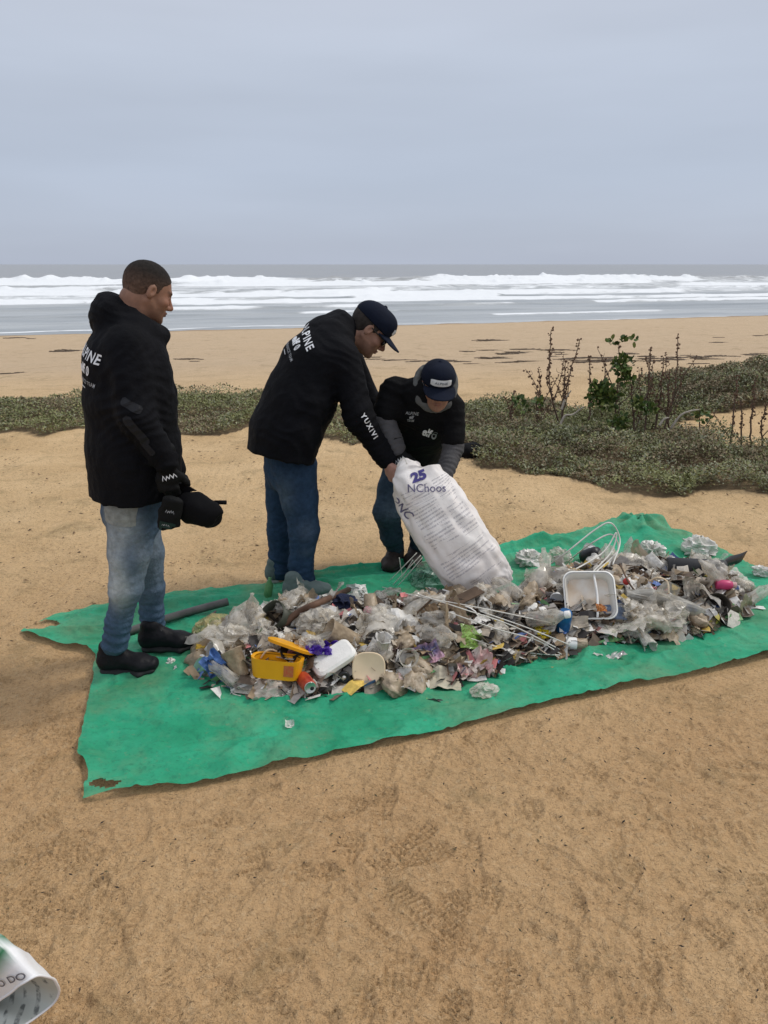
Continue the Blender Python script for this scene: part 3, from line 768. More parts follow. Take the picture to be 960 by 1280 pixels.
M_GLASS = mat('dark_glasses_plastic', (.006, .006, .007), .12, .1, spec=.6)
def jeans_mat(name):
    if name in _MC: return _MC[name]
    m, t, b = nodes(name)
    a = attr(t, 'Col').outputs['Color']
    mm = t.nodes.new('ShaderNodeVectorMath'); mm.operation = 'SCALE'; t.links.new(a, mm.inputs[0])
    t.links.new(rng(t, noise(t, 35, 5, .7), .25, .75, .7, 1.3), mm.inputs['Scale']); t.links.new(mm.outputs[0], b.inputs['Base Color'])
    b.inputs['Roughness'].default_value = .9; b.inputs['Specular IOR Level'].default_value = .12
    b1 = bump(t, None, noise(t, 24, 4, .6), .7, .014); bump(t, b, noise(t, 800, 2), .3, .001, b1)
    _MC[name] = m; return m
M_JEANS = jeans_mat('denim')

def wrinkle(jo, seed, amp=1.0):
    """cloth folds: pulls round the given joints (point, axis, reach), plus soft drape everywhere"""
    def fn(x, y, z):
        d = .0060*fbm(x*9, y*9, z*6, 3, seed)*amp+.004*(.5-np.abs(fbm(x*5+z*3, y*5, z*7-x*3, 2, seed+9)))*amp
        for (c, ax, reach, a, fq) in jo:
            rx, ry, rz = x-c[0], y-c[1], z-c[2]
            h = rx*ax[0]+ry*ax[1]+rz*ax[2]; r2 = rx*rx+ry*ry+rz*rz
            ph = h*fq+3.2*vn(x*8, y*8, z*8, seed+3)
            d = d+a*amp*(np.abs(np.sin(ph))-.6)*np.exp(-r2/reach**2)
        return d
    return fn
def bounds(pts, m):
    p = np.array(pts); return p.min(0)-m, p.max(0)+m
def trousers(name, root, wst, hips, legs, ax_s, cols, seed, m=M_JEANS, fade=None):
    """legs: list of (points, radii) from hip to hem"""
    allp = [wst]+[q for l in legs for q in l[0]]
    lo, hi = bounds(allp, .17); S = SDF(lo, hi, .0075)
    S.ecap(wst, np.mean(hips, 0), (.165, .125), (.172, .13), ax_s, .02)
    jo = []
    for pts, rad in legs:
        pts = list(pts); pts[-1] = pts[-1]+unit(pts[-2]-pts[-1])*(rad[-1]*.72)
        S.chain(pts, rad, ax_s, .028)
        kn = pts[len(pts)//2]; ax = unit(pts[-1]-pts[0])
        jo.append((kn, unit(ax+np.array([.35, .1, .1])), .13, .0045, 80)); jo.append((pts[-1]+np.array([0, 0, .05]), ax, .11, .009, 85)); jo.append((pts[0], unit(ax+np.array([.6, 0, 0])), .16, .004, 70))
    S.warp(wrinkle(jo, seed))
    V, Q = S.mesh()
    C = np.tile(np.array(cols[0], float), (len(V), 1))
    n = fbm(V[:, 0]*7, V[:, 1]*7, V[:, 2]*4, 3, seed); C *= (1+.22*n)[:, None]
    if fade is not None:
        for (c, r_, a) in fade:
            d = ((V-np.array(c))/np.array(r_)); k = a*np.exp(-(d**2).sum(1))*np.clip(1+.6*n, .2, 1.6); k = np.clip(k, 0, 1)[:, None]
            C = C*(1-k)+np.array(cols[1])*k
    return wobj(name, V, Q, m, root, col=C)
def shoes(root, name, heel, toe, z0, mu=None, ms=None, ml=None, sc=1.0):
    (uv_, uf), (kv, kf), (lv, lf) = shoe_vf(heel, toe, z0)
    o = wobj(name, uv_, uf, mu or M_SHOE, root)
    wobj('sole', kv, kf, ms or M_SOLE, o); wobj('laces', lv, lf, ml or M_LACE, o)
    return o
def squiggle(o, U, W, tree, parent, size, m=None, seed=1):
    """worn white scribble of a print, illegible in the photograph"""
    r = np.random.default_rng(seed); n = 9; pts = np.array([(i/(n-1)-.5, (.16 if i % 2 else -.16)*r.uniform(.4, 1.2)) for i in range(n)])
    V = []; 
    for i in range(n): V += [pts[i]+(0, .05+.03*r.random()), pts[i]-(0, .05+.03*r.random())]
    F = [[2*i, 2*i+1, 2*i+3, 2*i+2] for i in range(n-1)]
    return decal('scribble_print', (np.array(V), np.array(F)), tree, o, U, W, size, m or M_PRINT, parent)
def back_print(tree, o, U, W, parent, k=1.0):
    U = unit(U); W = unit(W)
    decal('lettering', text2d('ALPINE', .022, 1.0, 1.18), tree, o, U, W, .085*k, M_PRINT, parent, .004)
    o2 = np.asarray(o)-W*.088*k
    decal('lettering', text2d('elf', .045, 1.15), tree, o2-U*.022*k, U, W, .085*k, M_PRINT, parent, .004)
    # the round emblem beside it: a ring with a slanted bar
    a = np.linspace(0, 2*math.pi, 21); ring = np.stack([np.r_[np.cos(a)*.34, np.cos(a)*.2]*.85, np.r_[np.sin(a)*.5, np.sin(a)*.33]], -1)
    rf = np.array([[i, i+1, i+22, i+21] for i in range(20)])
    decal('emblem', (ring, rf), tree, o2+U*.062*k, U, W, .062*k, M_PRINT, parent, .004)
    decal('emblem', (np.array([[-.09, -.3], [.03, -.3], [.12, .3], [0, .3]]), np.array([[0, 1, 2, 3]])), tree, o2+U*.062*k, U, W, .062*k, M_PRINT, parent, .004)
    decal('lettering', text2d('ENDURANCE TEAM', .012, .82, 1.1), tree, np.asarray(o)-W*.165*k, U, W, .036*k, M_DIMPRINT, parent, .004)
    decal('print_dash', (np.array([[-.5, -.05], [.5, -.05], [.5, .05], [-.5, .05]]), np.array([[0, 1, 2, 3]])), tree, np.asarray(o)-W*.205*k, U, W, .06*k, M_PRINT, parent, .004)

# ================= the man standing on the left, seen from behind his right side
def man_standing():
    yaw = R(25); f = np.array([math.cos(yaw), math.sin(yaw), 0]); s = np.array([f[1], -f[0], 0]); up = np.array([0, 0, 1.0])
    Y = 3.09
    root = thing('person', 'man with cropped hair standing on the net in black hooded jacket and faded jeans', 'person', (*P(163, 700, Y)[:2], 0), 'people emptying the rubbish')
    hc = P(184.5, 364, Y+.03); yh = R(34); fh = np.array([math.cos(yh)*.95, math.sin(yh)*.95, -.44]); fr = frame(fh, up)
    hs = .935
    rs, re, rw = P(160, 436, 2.95), P(172, 520, 2.86), P(207, 577, 2.87)
    ls, le, lw = P(176, 436, 3.27), P(190, 520, 3.33), P(216, 585, 3.27)
    nb = P(166, 424, Y)
    pel = P(166, 630, Y)
    # --- jacket
    st = [(168, 612, .186, .245), (168, 560, .184, .245), (164, 500, .178, .243), (160, 452, .163, .238), (163, 424, .115, .175), (170, 404, .085, .092)]
    pts = [P(a, b, Y) for a, b, _, _ in st]
    lo, hi = bounds(pts+[rs, re, rw, ls, le, lw], .22); S = SDF(lo, hi, .0068)
    S.chain(pts, [(d, c) for _, _, c, d in st], s, .03)
    S.F = np.maximum(S.F, (pts[0][2]-.012-S.ax[2])[None, None, :]+.004*np.sin(S.ax[0]*20)[:, None, None]).astype(np.float32)
    S.chain([rs, re, rw], [.088, .070, .055], s, .03); S.chain([ls, le, lw], [.085, .066, .054], s, .03)
    # hood lying on the shoulders, standing up round the neck
    hb = P(139, 397, Y+.02)
    S.ell(hb, (.083, .130, .085), np.array([f, s, up]), .03)
    S.ell(P(137, 384, Y), (.055, .100, .055), np.array([f, s, up]), .03)
    S.ell(P(152, 390, Y+.02), (.055, .095, .050), np.array([f, s, up]), .03)
    for a in np.linspace(-2.55, 2.55, 15):
        c_ = P(172, 402, Y+.02); rad = np.array([.098, .105])
        p0 = c_+f*rad[0]*-math.cos(a)*.95+s*rad[1]*math.sin(a)+up*(-.008-.034*(1-math.cos(a))*.5+.035*math.cos(a)*.5)
        S.ell(p0, (.034, .034, .036), None, .03)
    # opening inside the hood for the neck
    S.ell(P(180, 385, Y+.02), (.070, .078, .075), np.array([f, s, up]), .015, 's')
    axr = unit(rw-rs)
    S.warp(wrinkle([(re, axr, .16, .008, 80), (rw, axr, .09, .007, 110), (rs-up*.05, unit(axr+f), .15, .005, 60), (P(150, 560, Y), up, .25, .004, 38), (hb, unit(up+f*.3), .15, .006, 75), (P(200, 520, Y), unit(up+f*.5), .22, .004, 45)], 301))
    jv, jq = S.mesh(); tree = bvh(jv, jq)
    jk = wobj('jacket', jv, jq, M_JACKET, root)
    bc = P(118, 436, Y)
    U = unit(s); 
    back_print(tree, pts[3]-f*.16+s*.075+np.array([0, 0, .045]), unit(s-up*.20), unit(up+s*.2), jk, .62)
    # reflective grey panels on the forearm
    for (c_, ang, w_, h_) in ((P(164, 507, 2.8), .5, .085, .03), (P(171, 538, 2.8), 1.0, .13, .036), (P(184, 560, 2.8), .9, .07, .026)):
        U_ = np.array([math.cos(ang), 0, -math.sin(ang)]); W_ = np.array([math.sin(ang), 0, math.cos(ang)])
        decal('sleeve_panel', rect2d(w_, h_, 10, 3, .9), tree, c_+np.array([0, -.1, 0]), U_, W_, 1.0, M_PATCH, jk, .003)
    # --- body: head, neck, trunk, arms and legs as one skin
    L1 = [P(163, 640, 3.0), P(160, 735, 2.98), P(143, 826, 2.98)]; L2 = [P(168, 640, 3.18), P(186, 735, 3.24), P(190, 806, 3.24)]
    lo, hi = bounds([hc+.02, *L1, *L2, rw+f*.1, lw+f*.1, pts[1]], .16)
    B = SDF(lo, hi, .010, ([(hc[0]-.13, hc[0]+.15, .0034)], [(hc[1]-.12, hc[1]+.12, .0036)], [(hc[2]-.15, hc[2]+.14, .0034)]))
    B.chain([pts[0], pts[1], pts[2], pts[3], nb], [(.15, .10)]*3+[(.16, .10), (.10, .08)], s, .03)
    B.ecap(nb, hl(hc, fr, (-.035, 0, -.05)), .064, .060, k=.03)
    for l in (L1, L2): B.chain([l[0], l[1], l[2]+np.array([0, .02, .03])], [.065, .045, .026], s, .02)
    B.chain([rs, re, rw], [.05, .042, .03], s, .02); B.chain([ls, le, lw], [.05, .042, .03], s, .02)
    B.ecap(rw, rw-up*.03, .022, .018, f, .01); B.ecap(lw, lw-up*.03, .022, .018, f, .01)
    add_head(B, hc, fr, hs)
    bv, bq = B.mesh(); C = head_cols(bv, hc, fr, hs, (.25, .13, .083))
    wobj('body', bv, bq, M_SKIN, root, col=C)
    hv, hq = hair_mesh(hc, fr, hs); q = (hv-hc)@fr.T; k = sstep(-.045, .085, q[:, 2]-.25*np.maximum(0, q[:, 0]))[:, None]
    wobj('hair', hv, hq, mat('shaved_hair', (0, 0, 0), .85, .35, 90, .5, 400, attrcol=True, spec=.2), root, col=np.array((.13, .078, .054))*(1-k)+np.array((.016, .013, .011))*k)
    # --- jeans, shoes
    A1 = [P(164, 636, 3.02), P(162, 690, 3.0), P(158, 735, 2.98), P(149, 775, 2.985), P(142, 814, 2.985)]
    A2 = [P(168, 636, 3.19), P(181, 690, 3.21), P(188, 735, 3.235), P(190, 765, 3.245), P(192, 794, 3.245)]
    jn = trousers('jeans', root, P(166, 606, Y), [A1[0], A2[0]],
             [(A1, [.108, .086, .067, .056, .062]), (A2, [.100, .076, .061, .053, .058])], s,
             [(.055, .095, .15), (.42, .45, .44)], 321,
             fade=[(A1[0]+np.array([-.03, -.1, -.02]), (.06, .14, .12), .75), (A1[1]+np.array([-.045, -.06, 0]), (.055, .12, .16), .55), (A1[2]+np.array([-.02, -.06, .02]), (.06, .10, .08), .8), (A2[1], (.08, .12, .2), .3), (A1[1]+np.array([.07, 0, .02]), (.03, .2, .2), .25)])
    jV = np.array([v.co for v in jn.data.vertices])+worg(jn); jF = np.array([p.vertices[:] for p in jn.data.polygons]); jt = bvh(jV, jF)
    decal('pocket', rect2d(.135, .125, 10, 8, .15), jt, P(143, 640, 2.9), np.array([.93, -.35, -.10]), np.array([.1, 0, 1.0]), 1.0, mat('faded_denim', (.25, .265, .25), .9, .25, 40, .2, 300), jn, .006)
    g1, g2 = G(122, 845), G(202, 843); shoes(root, 'shoe', (g1[0], g1[1]), (g2[0], g2[1]), net_z(g1[0], g1[1])+.012)
    g1, g2 = G(173, 818), G(250, 813); shoes(root, 'shoe', (g1[0], g1[1]), (g2[0], g2[1]), net_z(g1[0], g1[1])+.012)
    # --- gloved hands
    for nm, W, d, n, t_ in (('glove', rw, unit(P(213, 628, 2.87)-rw), np.array([-.15, 1, -.1]), np.array([1, .2, .3])), ('glove', lw, unit(P(228, 628, 3.2)-lw), np.array([-.1, -1, -.1]), np.array([1, 0, .3]))):
        lo, hi = bounds([W, W+d*.2], .09); H = SDF(lo, hi, .0042)
        add_hand(H, W+d*.02, d, n, t_, (.55, .85, .6), 1.0, .0035, .08, .9); H.ecap(W-d*.045, W+d*.03, (.043, .036), (.036, .026), t_, .006)
        H.warp(lambda x, y, z: .0012*fbm(x*70, y*70, z*70, 2, 5), .02)
        gv, gq = H.mesh(); go = wobj(nm, gv, gq, M_GLOVE, root)
        if W is rw:
            gt = bvh(gv, gq); U_ = unit(np.array([1, 0, .25])); W_ = unit(np.array([-.25, 0, 1]))
            squiggle(W+d*.055+np.array([.012, -.05, 0]), U_, W_, gt, go, .055, seed=4)
            decal('cuff_patch', rect2d(.055, .030, 6, 3, .7), gt, W+d*.0+np.array([0, -.06, 0]), U_, W_, 1.0, M_GREENCUFF, go)
    # --- what his hand holds
    cc = P(253, 627, 2.96); fc = unit(np.array([-.95, -.05, .42])); fr2 = frame(fc, np.array([.35, -.75, -.62]))
    (cv, cq), (bv2, bq2) = cap_mesh(cc, fr2, .86)
    cv = cv+(.016*vn(cv[:, 0]*22, cv[:, 1]*22, cv[:, 2]*22, 71))[:, None]*unit(np.array([.4, -.3, -.8]))+(.012*vn(cv[:, 0]*17, cv[:, 1]*17, cv[:, 2]*17, 73))[:, None]*np.array([1, 0, .2])
    co = thing('cap', 'black baseball cap held low in the standing man\'s gloved hand', 'cap', cc)
    wobj('crown', cv, cq, M_CAPK, co); wobj('peak', bv2, bq2, M_CAPK, co)
    tv, tf = tube_vf([P(268, 628, 2.93), P(283, 628, 2.93)], .009, 8); wobj('strap', tv, tf, M_CAPK, co)
    a0, a1 = P(216, 626, 2.84), P(208, 660, 2.84); H = SDF(*bounds([a0, a1], .08), .004)
    H.ecap(a0, a1, (.040, .020), (.043, .016), np.array([1, .1, .2]), .004); H.F = np.maximum(H.F, -((H.ax[2][None, None, :]-a1[2]+.006)+(H.ax[0][:, None, None]-a1[0])*-.25)).astype(np.float32)
    H.warp(lambda x, y, z: .003*fbm(x*30, y*30, z*30, 2, 15), .02)
    gv, gq = H.mesh(); go = thing('glove', 'spare black work glove dangling cuff down beside the held cap', 'glove', a1)
    gm = wobj('cuff', gv, gq, M_GLOVE, go); gt = bvh(gv, gq)
    U_ = unit(np.array([1, 0, -.25])); W_ = unit(np.array([.25, 0, 1]))
    decal('hem_band', rect2d(.074, .040, 6, 3, .4), gt, a1+np.array([.002, -.05, .012]), U_, W_, 1.0, M_GREENCUFF, go)
    squiggle(a1+np.array([.004, -.05, .018]), U_, W_, gt, go, .030, M_DIMPRINT, 6); squiggle(P(214, 638, 2.84)+np.array([0, -.05, 0]), U_, W_, gt, go, .034, M_DIMPRINT, 7)
man_standing()

def cap_on(root, c, fr, sc, m=M_CAPB):
    (cv, cq), (bv, bq) = cap_mesh(c, fr, sc)
    o = wobj('cap', cv, cq, m, root); wobj('peak', bv, bq, m, o); t = bvh(cv, cq)
    pc = hl(c, fr, np.array((.10, 0, .068))*sc)
    p = decal('badge', rect2d(.105, .034, 14, 4, .5), t, pc, -fr[1], fr[2], 1.0, mat('silver_badge', (.62, .64, .66), .5, .15, 50), o, .004)
    decal('lettering', text2d('ALPINE', .01, 1.1, 1.1), t, pc, -fr[1], fr[2], .017, mat('badge_print', (.10, .11, .14), .6), o, .0062)
def glasses_on(root, c, fr, sc):
    S = SDF(np.asarray(c)-.16, np.asarray(c)+.16, .0035); q = lambda p: hl(c, fr, np.array(p)*sc)
    for s in (-1, 1):
        S.ell(q((.094, s*.035, -.001)), (.010*sc, .030*sc, .020*sc), fr, .004)
        S.ecap(q((.088, s*.062, .007)), q((.0, s*.083, .012)), .0042, .0042, k=.003)
    S.ecap(q((.102, -.015, .004)), q((.102, .015, .004)), .004, .004)
    v, f = S.mesh(); wobj('sunglasses', v, f, M_GLASS, root)

# ================= the man bending over the sack
def man_bending():
    yaw = R(28); f = np.array([math.cos(yaw), math.sin(yaw), 0]); s = np.array([f[1], -f[0], 0]); up = np.array([0, 0, 1.0])
    root = thing('person', 'man in navy cap and black jacket leaning forward, bare hand on the white sack', 'person', (*P(365, 700, 3.98)[:2], 0), 'people emptying the rubbish')
    hc = P(462, 411, 4.16); ph = R(40); fh = f*math.cos(ph)-up*math.sin(ph); fr = frame(np.array([fh[0], fh[1]*.15, fh[2]]), up); hs = 1.08
    st = [(352, 566, 3.93, .175, .235), (357, 540, 3.95, .180, .240), (374, 500, 3.99, .178, .240), (394, 455, 4.05, .165, .238), (409, 425, 4.10, .125, .19), (424, 408, 4.13, .085, .11)]
    pts = [P(a, b, c) for a, b, c, _, _ in st]
    rs, re, rw = P(427, 447, 3.93), P(449, 522, 3.86), P(482, 574, 3.86)
    ls, le, lw = P(424, 425, 4.30), P(462, 505, 4.28), P(497, 560, 4.12)
    lo, hi = bounds(pts+[rs, re, rw, ls, le, lw], .24); S = SDF(lo, hi, .0072)
    S.chain(pts, [(d, c) for _, _, _, c, d in st], s, .03)
    ax = unit(pts[2]-pts[0]); hem = pts[0]-ax*.02
    X, Y_, Z = S.ax[0][:, None, None]-hem[0], S.ax[1][None, :, None]-hem[1], S.ax[2][None, None, :]-hem[2]
    cutn = unit(ax+f*-.12)
    S.F = np.maximum(S.F, -(X*cutn[0]+Y_*cutn[1]+Z*cutn[2])).astype(np.float32)
    S.chain([rs, re, rw], [.092, .078, .056], s, .035); S.chain([ls, le, lw], [.09, .072, .055], s, .03)
    for a in np.linspace(0, 6.28, 14):
        cn = unit(hc-pts[4]); e1 = unit(np.cross(cn, s)); p0 = pts[5]+cn*.02+e1*math.cos(a)*.062+s*math.sin(a)*.068
        S.ell(p0, (.026, .026, .026), None, .02)
    axr = unit(rw-rs)
    S.warp(wrinkle([(re, axr, .17, .009, 70), (rw-axr*.05, axr, .10, .008, 100), (rs, unit(axr-f), .17, .006, 55), (pts[1]+s*.2, unit(ax+f*.5), .25, .006, 40), (pts[2]+f*.15, ax, .2, .007, 50)], 401))
    jv, jq = S.mesh(); tree = bvh(jv, jq); jk = wobj('jacket', jv, jq, M_JACKET, root)
    axu = unit(pts[4]-pts[2])
    U_ = unit(np.array([.42, -.55, -.72])); n_ = np.array([-.45, -.75, .5]); back_print(tree, P(389, 424, 4.0), U_, unit(np.cross(n_, U_)), jk, .70)
    # lettering down the sleeve
    d2 = unit(rw-re); nrm = unit(np.array([.25, -1, .35])); o = re*.66+rw*.34+nrm*.09+np.array([.0, 0, .0])
    W_ = unit(np.cross(nrm, d2))
    decal('lettering', text2d('YUXIVI', .03, .95, 1.35), tree, o-d2*.02, d2, W_, .038, M_PRINT, jk, .004)
    # --- body
    L1 = [P(372, 590, 3.88), P(382, 660, 3.86), P(380, 732, 3.87)]; L2 = [P(352, 590, 4.06), P(350, 660, 4.06), P(352, 722, 4.04)]
    hd = unit(P(497, 612, 3.80)-rw)
    lo, hi = bounds([hc+.02, *L1, *L2, rw, rw+hd*.2, lw, pts[0]], .16)
    B = SDF(lo, hi, .010, ([(hc[0]-.15, hc[0]+.15, .0038), (rw[0]-.06, rw[0]+.12, .0042)], [(hc[1]-.13, hc[1]+.13, .004), (rw[1]-.09, rw[1]+.06, .0042)], [(hc[2]-.17, hc[2]+.14, .0038), (rw[2]-.2, rw[2]+.05, .0042)]))
    B.chain(pts[1:5], [(.08, .06), (.13, .09), (.15, .10), (.09, .08)], s, .03)
    B.ecap(pts[4], hl(hc, fr, (-.035, 0, -.05)), .064, .060, k=.03)
    for l in (L1, L2): B.chain([pts[1]+f*.03]+l+[l[-1]-up*.06], [.04, .04, .04, .035, .035], s, .005)
    B.chain([rs, re, rw], [.05, .042, .030], s, .02); B.chain([ls, le, lw], [.05, .042, .03], s, .02)
    add_hand(B, rw+hd*.02, hd, unit(np.array([.85, .35, -.25])), unit(np.array([.35, -.3, .5])), (.5, .7, .5), 1.02, .0012, .1, .6)
    B.ecap(lw, lw+unit(rw-rs)*.08, (.034, .018), (.03, .015), s, .01)
    add_head(B, hc, fr, hs)
    bv, bq = B.mesh(); C = head_cols(bv, hc, fr, hs, (.30, .165, .115))
    hk = np.linalg.norm(bv-rw-hd*.08, axis=1) < .14; C[hk] = np.array([.40, .22, .17])*(1+.08*vn(bv[hk, 0]*60, bv[hk, 1]*60, bv[hk, 2]*60))[:, None]
    wobj('body', bv, bq, M_SKIN, root, col=C)
    hv, hq = hair_mesh(hc, fr, hs, .006, -.075); wobj('hair', hv, hq, M_HAIR, root)
    cap_on(root, hc, fr, hs*1.01); glasses_on(root, hc, fr, hs)
    A1 = [P(370, 588, 3.89), P(374, 625, 3.88), P(380, 662, 3.87), P(376, 705, 3.88), P(378, 740, 3.88)]
    A2 = [P(354, 588, 4.06), P(352, 625, 4.07), P(350, 662, 4.07), P(350, 695, 4.06), P(353, 722, 4.05)]
    trousers('jeans', root, P(361, 556, 3.97), [A1[0], A2[0]], [(A1, [.112, .096, .080, .067, .078]), (A2, [.104, .084, .070, .060, .064])], s,
             [(.022, .046, .085), (.085, .12, .155)], 421, fade=[(A1[1]+np.array([-.06, -.08, .05]), (.05, .1, .09), .55), (A1[2]+np.array([.02, -.1, .02]), (.06, .1, .06), .35), (A1[2]+np.array([.02, -.1, -.11]), (.05, .1, .03), .3)])
    g1, g2 = G(330, 731), G(392, 722); shoes(root, 'shoe', (g1[0], g1[1]), (g2[0], g2[1]), base(g1[0], g1[1])+.006, M_SHOEGREY, M_SOLEPALE, M_LACE)
    g1, g2 = G(352, 752), G(416, 744); shoes(root, 'shoe', (g1[0], g1[1]), (g2[0], g2[1]), net_z(g1[0], g1[1]), M_SHOEGREY, M_SOLEPALE, M_LACEPALE)
man_bending()

# ================= the crouching helper facing the camera
def helper_crouching():
    f = unit(np.array([.02, -1, 0])); s = np.array([f[1], -f[0], 0]); up = np.array([0, 0, 1.0])   # s: own right = left in the picture
    root = thing('person', 'helper in navy cap stooping behind the sack, black top over grey sleeves', 'person', (*P(505, 690, 4.35)[:2], 0), 'people emptying the rubbish')
    hc = P(547, 481, 3.90); ph = R(22); fh = f*math.cos(ph)-up*math.sin(ph); fr = frame(fh+np.array([.03, 0, 0]), up+np.array([.06, 0, 0])); hs = .97
    st = [(512, 574, 4.42, .14, .165), (518, 556, 4.30, .145, .17), (526, 532, 4.16, .14, .178), (532, 508, 4.04, .13, .18), (537, 494, 3.97, .10, .14), (541, 486, 3.93, .07, .09)]
    pts = [P(a, b, c) for a, b, c, _, _ in st]
    rs, re, rw = P(493, 491, 4.03), P(479, 524, 3.98), P(495, 560, 3.90)
    ls, le, lw = P(562, 512, 3.99), P(567, 560, 3.93), P(556, 592, 3.82)
    lo, hi = bounds(pts+[rs, re, ls, le], .22); S = SDF(lo, hi, .0072)
    S.chain(pts, [(d, c) for _, _, _, c, d in st], s, .035)
    r2 = rs*.2+re*.8; l2 = ls*.25+le*.75
    S.ecap(rs, r2, .080, .068, s, .035); S.ecap(ls, l2, .080, .066, s, .035)
    ax = unit(pts[3]-pts[0])
    S.warp(wrinkle([(rs, unit(r2-rs), .15, .007, 60), (ls, unit(l2-ls), .15, .007, 60), (pts[2]-np.array([0, .15, 0]), ax, .2, .007, 50)], 501))
    jv, jq = S.mesh(); tree = bvh(jv, jq); tee = wobj('overshirt', jv, jq, M_TEE, root)
    def slv(a, b, c, ra, rb, rc, seed):
        T_ = SDF(*bounds([a, b, c], .12), .006); T_.chain([a, b, c], [ra, rb, rc], s, .02)
        T_.warp(wrinkle([(c, unit(c-b), .14, .007, 120), (b, unit(c-a), .12, .006, 90)], seed)); v, q = T_.mesh(); return wobj('sleeve', v, q, M_GREYKNIT, root)
    slv(rs*.5+re*.5, re, rw, .062, .062, .047, 511); slv(ls*.4+le*.6, le, lw, .058, .056, .046, 513)
    # grey hood of the sweater round the neck
    Hd = SDF(hc-.25, hc+.25, .006)
    cc = pts[5]*.55+hl(hc, fr, (-.05, 0, -.06))*.45
    nn = unit(hl(hc, fr, (-.02, 0, -.02))-pts[4])
    e1 = unit(f-nn*f.dot(nn)); e2 = np.cross(nn, e1)
    for a in np.linspace(0, 6.28, 26):
        Hd.ell(cc+e1*math.cos(a)*.095+e2*math.sin(a)*.104-nn*.045*math.cos(a)+nn*.015, (.021, .021, .034), None, .02)
    Hd.ell(cc+nn*.03-e1*.07, (.075, .085, .07), np.array([e1, e2, nn]), .03)
    Hd.ell(cc+nn*.08+e1*.02, (.078, .082, .12), np.array([e1, e2, nn]), .01, 's')
    Hd.warp(wrinkle([(cc, e1, .15, .004, 90)], 519)); v, q = Hd.mesh(); wobj('hood', v, q, cloth('grey_hood_cloth', (.105, .108, .105), var=.3), root)
    # prints on the chest
    nf = unit(-np.array([0, 1, 0])*.93+up*.37); Ux = np.array([1, 0, -.18]); Wx = np.cross(nf, unit(Ux))
    c0 = P(513, 521, 4.0); decal('lettering', text2d('ALPINE', .015, 1.0, 1.1), tree, c0, Ux, Wx, .019, M_DIMPRINT, tee)
    decal('lettering', text2d('elf', .03, 1.1), tree, c0-unit(Wx)*.018, Ux, Wx, .020, M_DIMPRINT, tee); decal('lettering', text2d('TEAM', .015, 1.0, 1.1), tree, c0-unit(Wx)*.032, Ux, Wx, .013, M_DIMPRINT, tee)
    Ux = np.array([1, 0, -.28]); Wx = np.cross(nf, unit(Ux)); c1 = P(535, 543, 4.0)
    decal('lettering', text2d('elf', .04, 1.2), tree, c1-unit(Ux)*.012, Ux, Wx, .042, M_PRINT, tee)
    a = np.linspace(0, 6.283, 17); rg = np.stack([np.r_[np.cos(a)*.5, np.cos(a)*.25], np.r_[np.sin(a)*.5, np.sin(a)*.25]], -1)
    decal('emblem', (rg, np.array([[i, i+1, i+18, i+17] for i in range(16)])), tree, c1+unit(Ux)*.034, Ux, Wx, .030, M_DIMPRINT, tee)
    # --- body
    L1 = [P(500, 585, 4.42), P(484, 632, 4.20), P(496, 694, 4.33)]; L2 = [P(528, 585, 4.44), P(530, 635, 4.22), P(522, 694, 4.38)]
    hd1 = unit(P(508, 598, 3.84)-rw); hd2 = unit(P(541, 606, 3.80)-lw)
    lo, hi = bounds([hc+.02, *L1, *L2, rw, lw, pts[0], rs, ls], .17)
    B = SDF(lo, hi, .010, ([(hc[0]-.12, hc[0]+.12, .0036)], [(hc[1]-.15, hc[1]+.13, .0042)], [(hc[2]-.16, hc[2]+.14, .0036), (lw[2]-.15, lw[2]+.04, .005)]))
    B.chain(pts[:5], [(.13, .09)]*3+[(.13, .09), (.09, .07)], s, .03)
    B.ecap(pts[4], hl(hc, fr, (-.035, 0, -.05)), .058, .056, k=.03)
    for l in (L1, L2): B.chain([pts[0]]+l+[l[-1]-up*.06], [.08, .07, .05, .036, .034], s, .02)
    B.chain([rs, re, rw], [.045, .04, .028], s, .02); B.chain([ls, le, lw], [.045, .04, .028], s, .02)
    B.ecap(rw, rw+hd1*.08, (.03, .016), (.028, .014), s, .01)
    add_hand(B, lw+hd2*.01, hd2, np.array([-.3, .8, -.3]), np.array([-.6, -.5, .5]), (.4, .6, .5), .95, 0, .1, .6)
    add_head(B, hc, fr, hs); bv, bq = B.mesh()
    wobj('body', bv, bq, M_SKIN, root, col=head_cols(bv, hc, fr, hs, (.31, .165, .11), stub=.35))
    hv, hq = hair_mesh(hc, fr, hs, .005, -.06); wobj('hair', hv, hq, M_HAIR, root)
    cap_on(root, hc, fr, hs*1.02); glasses_on(root, hc, fr, hs)
    H = SDF(*bounds([rw, rw+hd1*.18], .09), .0042); add_hand(H, rw+hd1*.02, hd1, np.array([.2, .75, -.6]), np.array([.9, -.3, .2]), (.5, .75, .55), .98, .0035, .1, .8); H.ecap(rw-hd1*.04, rw+hd1*.03, (.050, .044), (.036, .028), s, .006)
    gv, gq = H.mesh(); go = wobj('glove', gv, gq, M_GLOVE, root); gt = bvh(gv, gq)
    Uz = unit(np.array([1, 0, .35])); Wz = unit(np.array([-.3, -.5, .9])); squiggle(rw+hd1*.05, Uz, Wz, gt, go, .055, M_PRINT, 9); decal('cuff_patch', rect2d(.04, .022, 5, 3, .7), gt, rw-hd1*.01, Uz, Wz, 1.0, M_GREENCUFF, go)
    A1 = [P(503, 582, 4.42), P(491, 612, 4.28), P(484, 640, 4.20), P(490, 668, 4.26), P(496, 688, 4.32)]
    A2 = [P(528, 582, 4.44), P(530, 612, 4.30), P(531, 640, 4.23), P(526, 668, 4.30), P(522, 690, 4.37)]
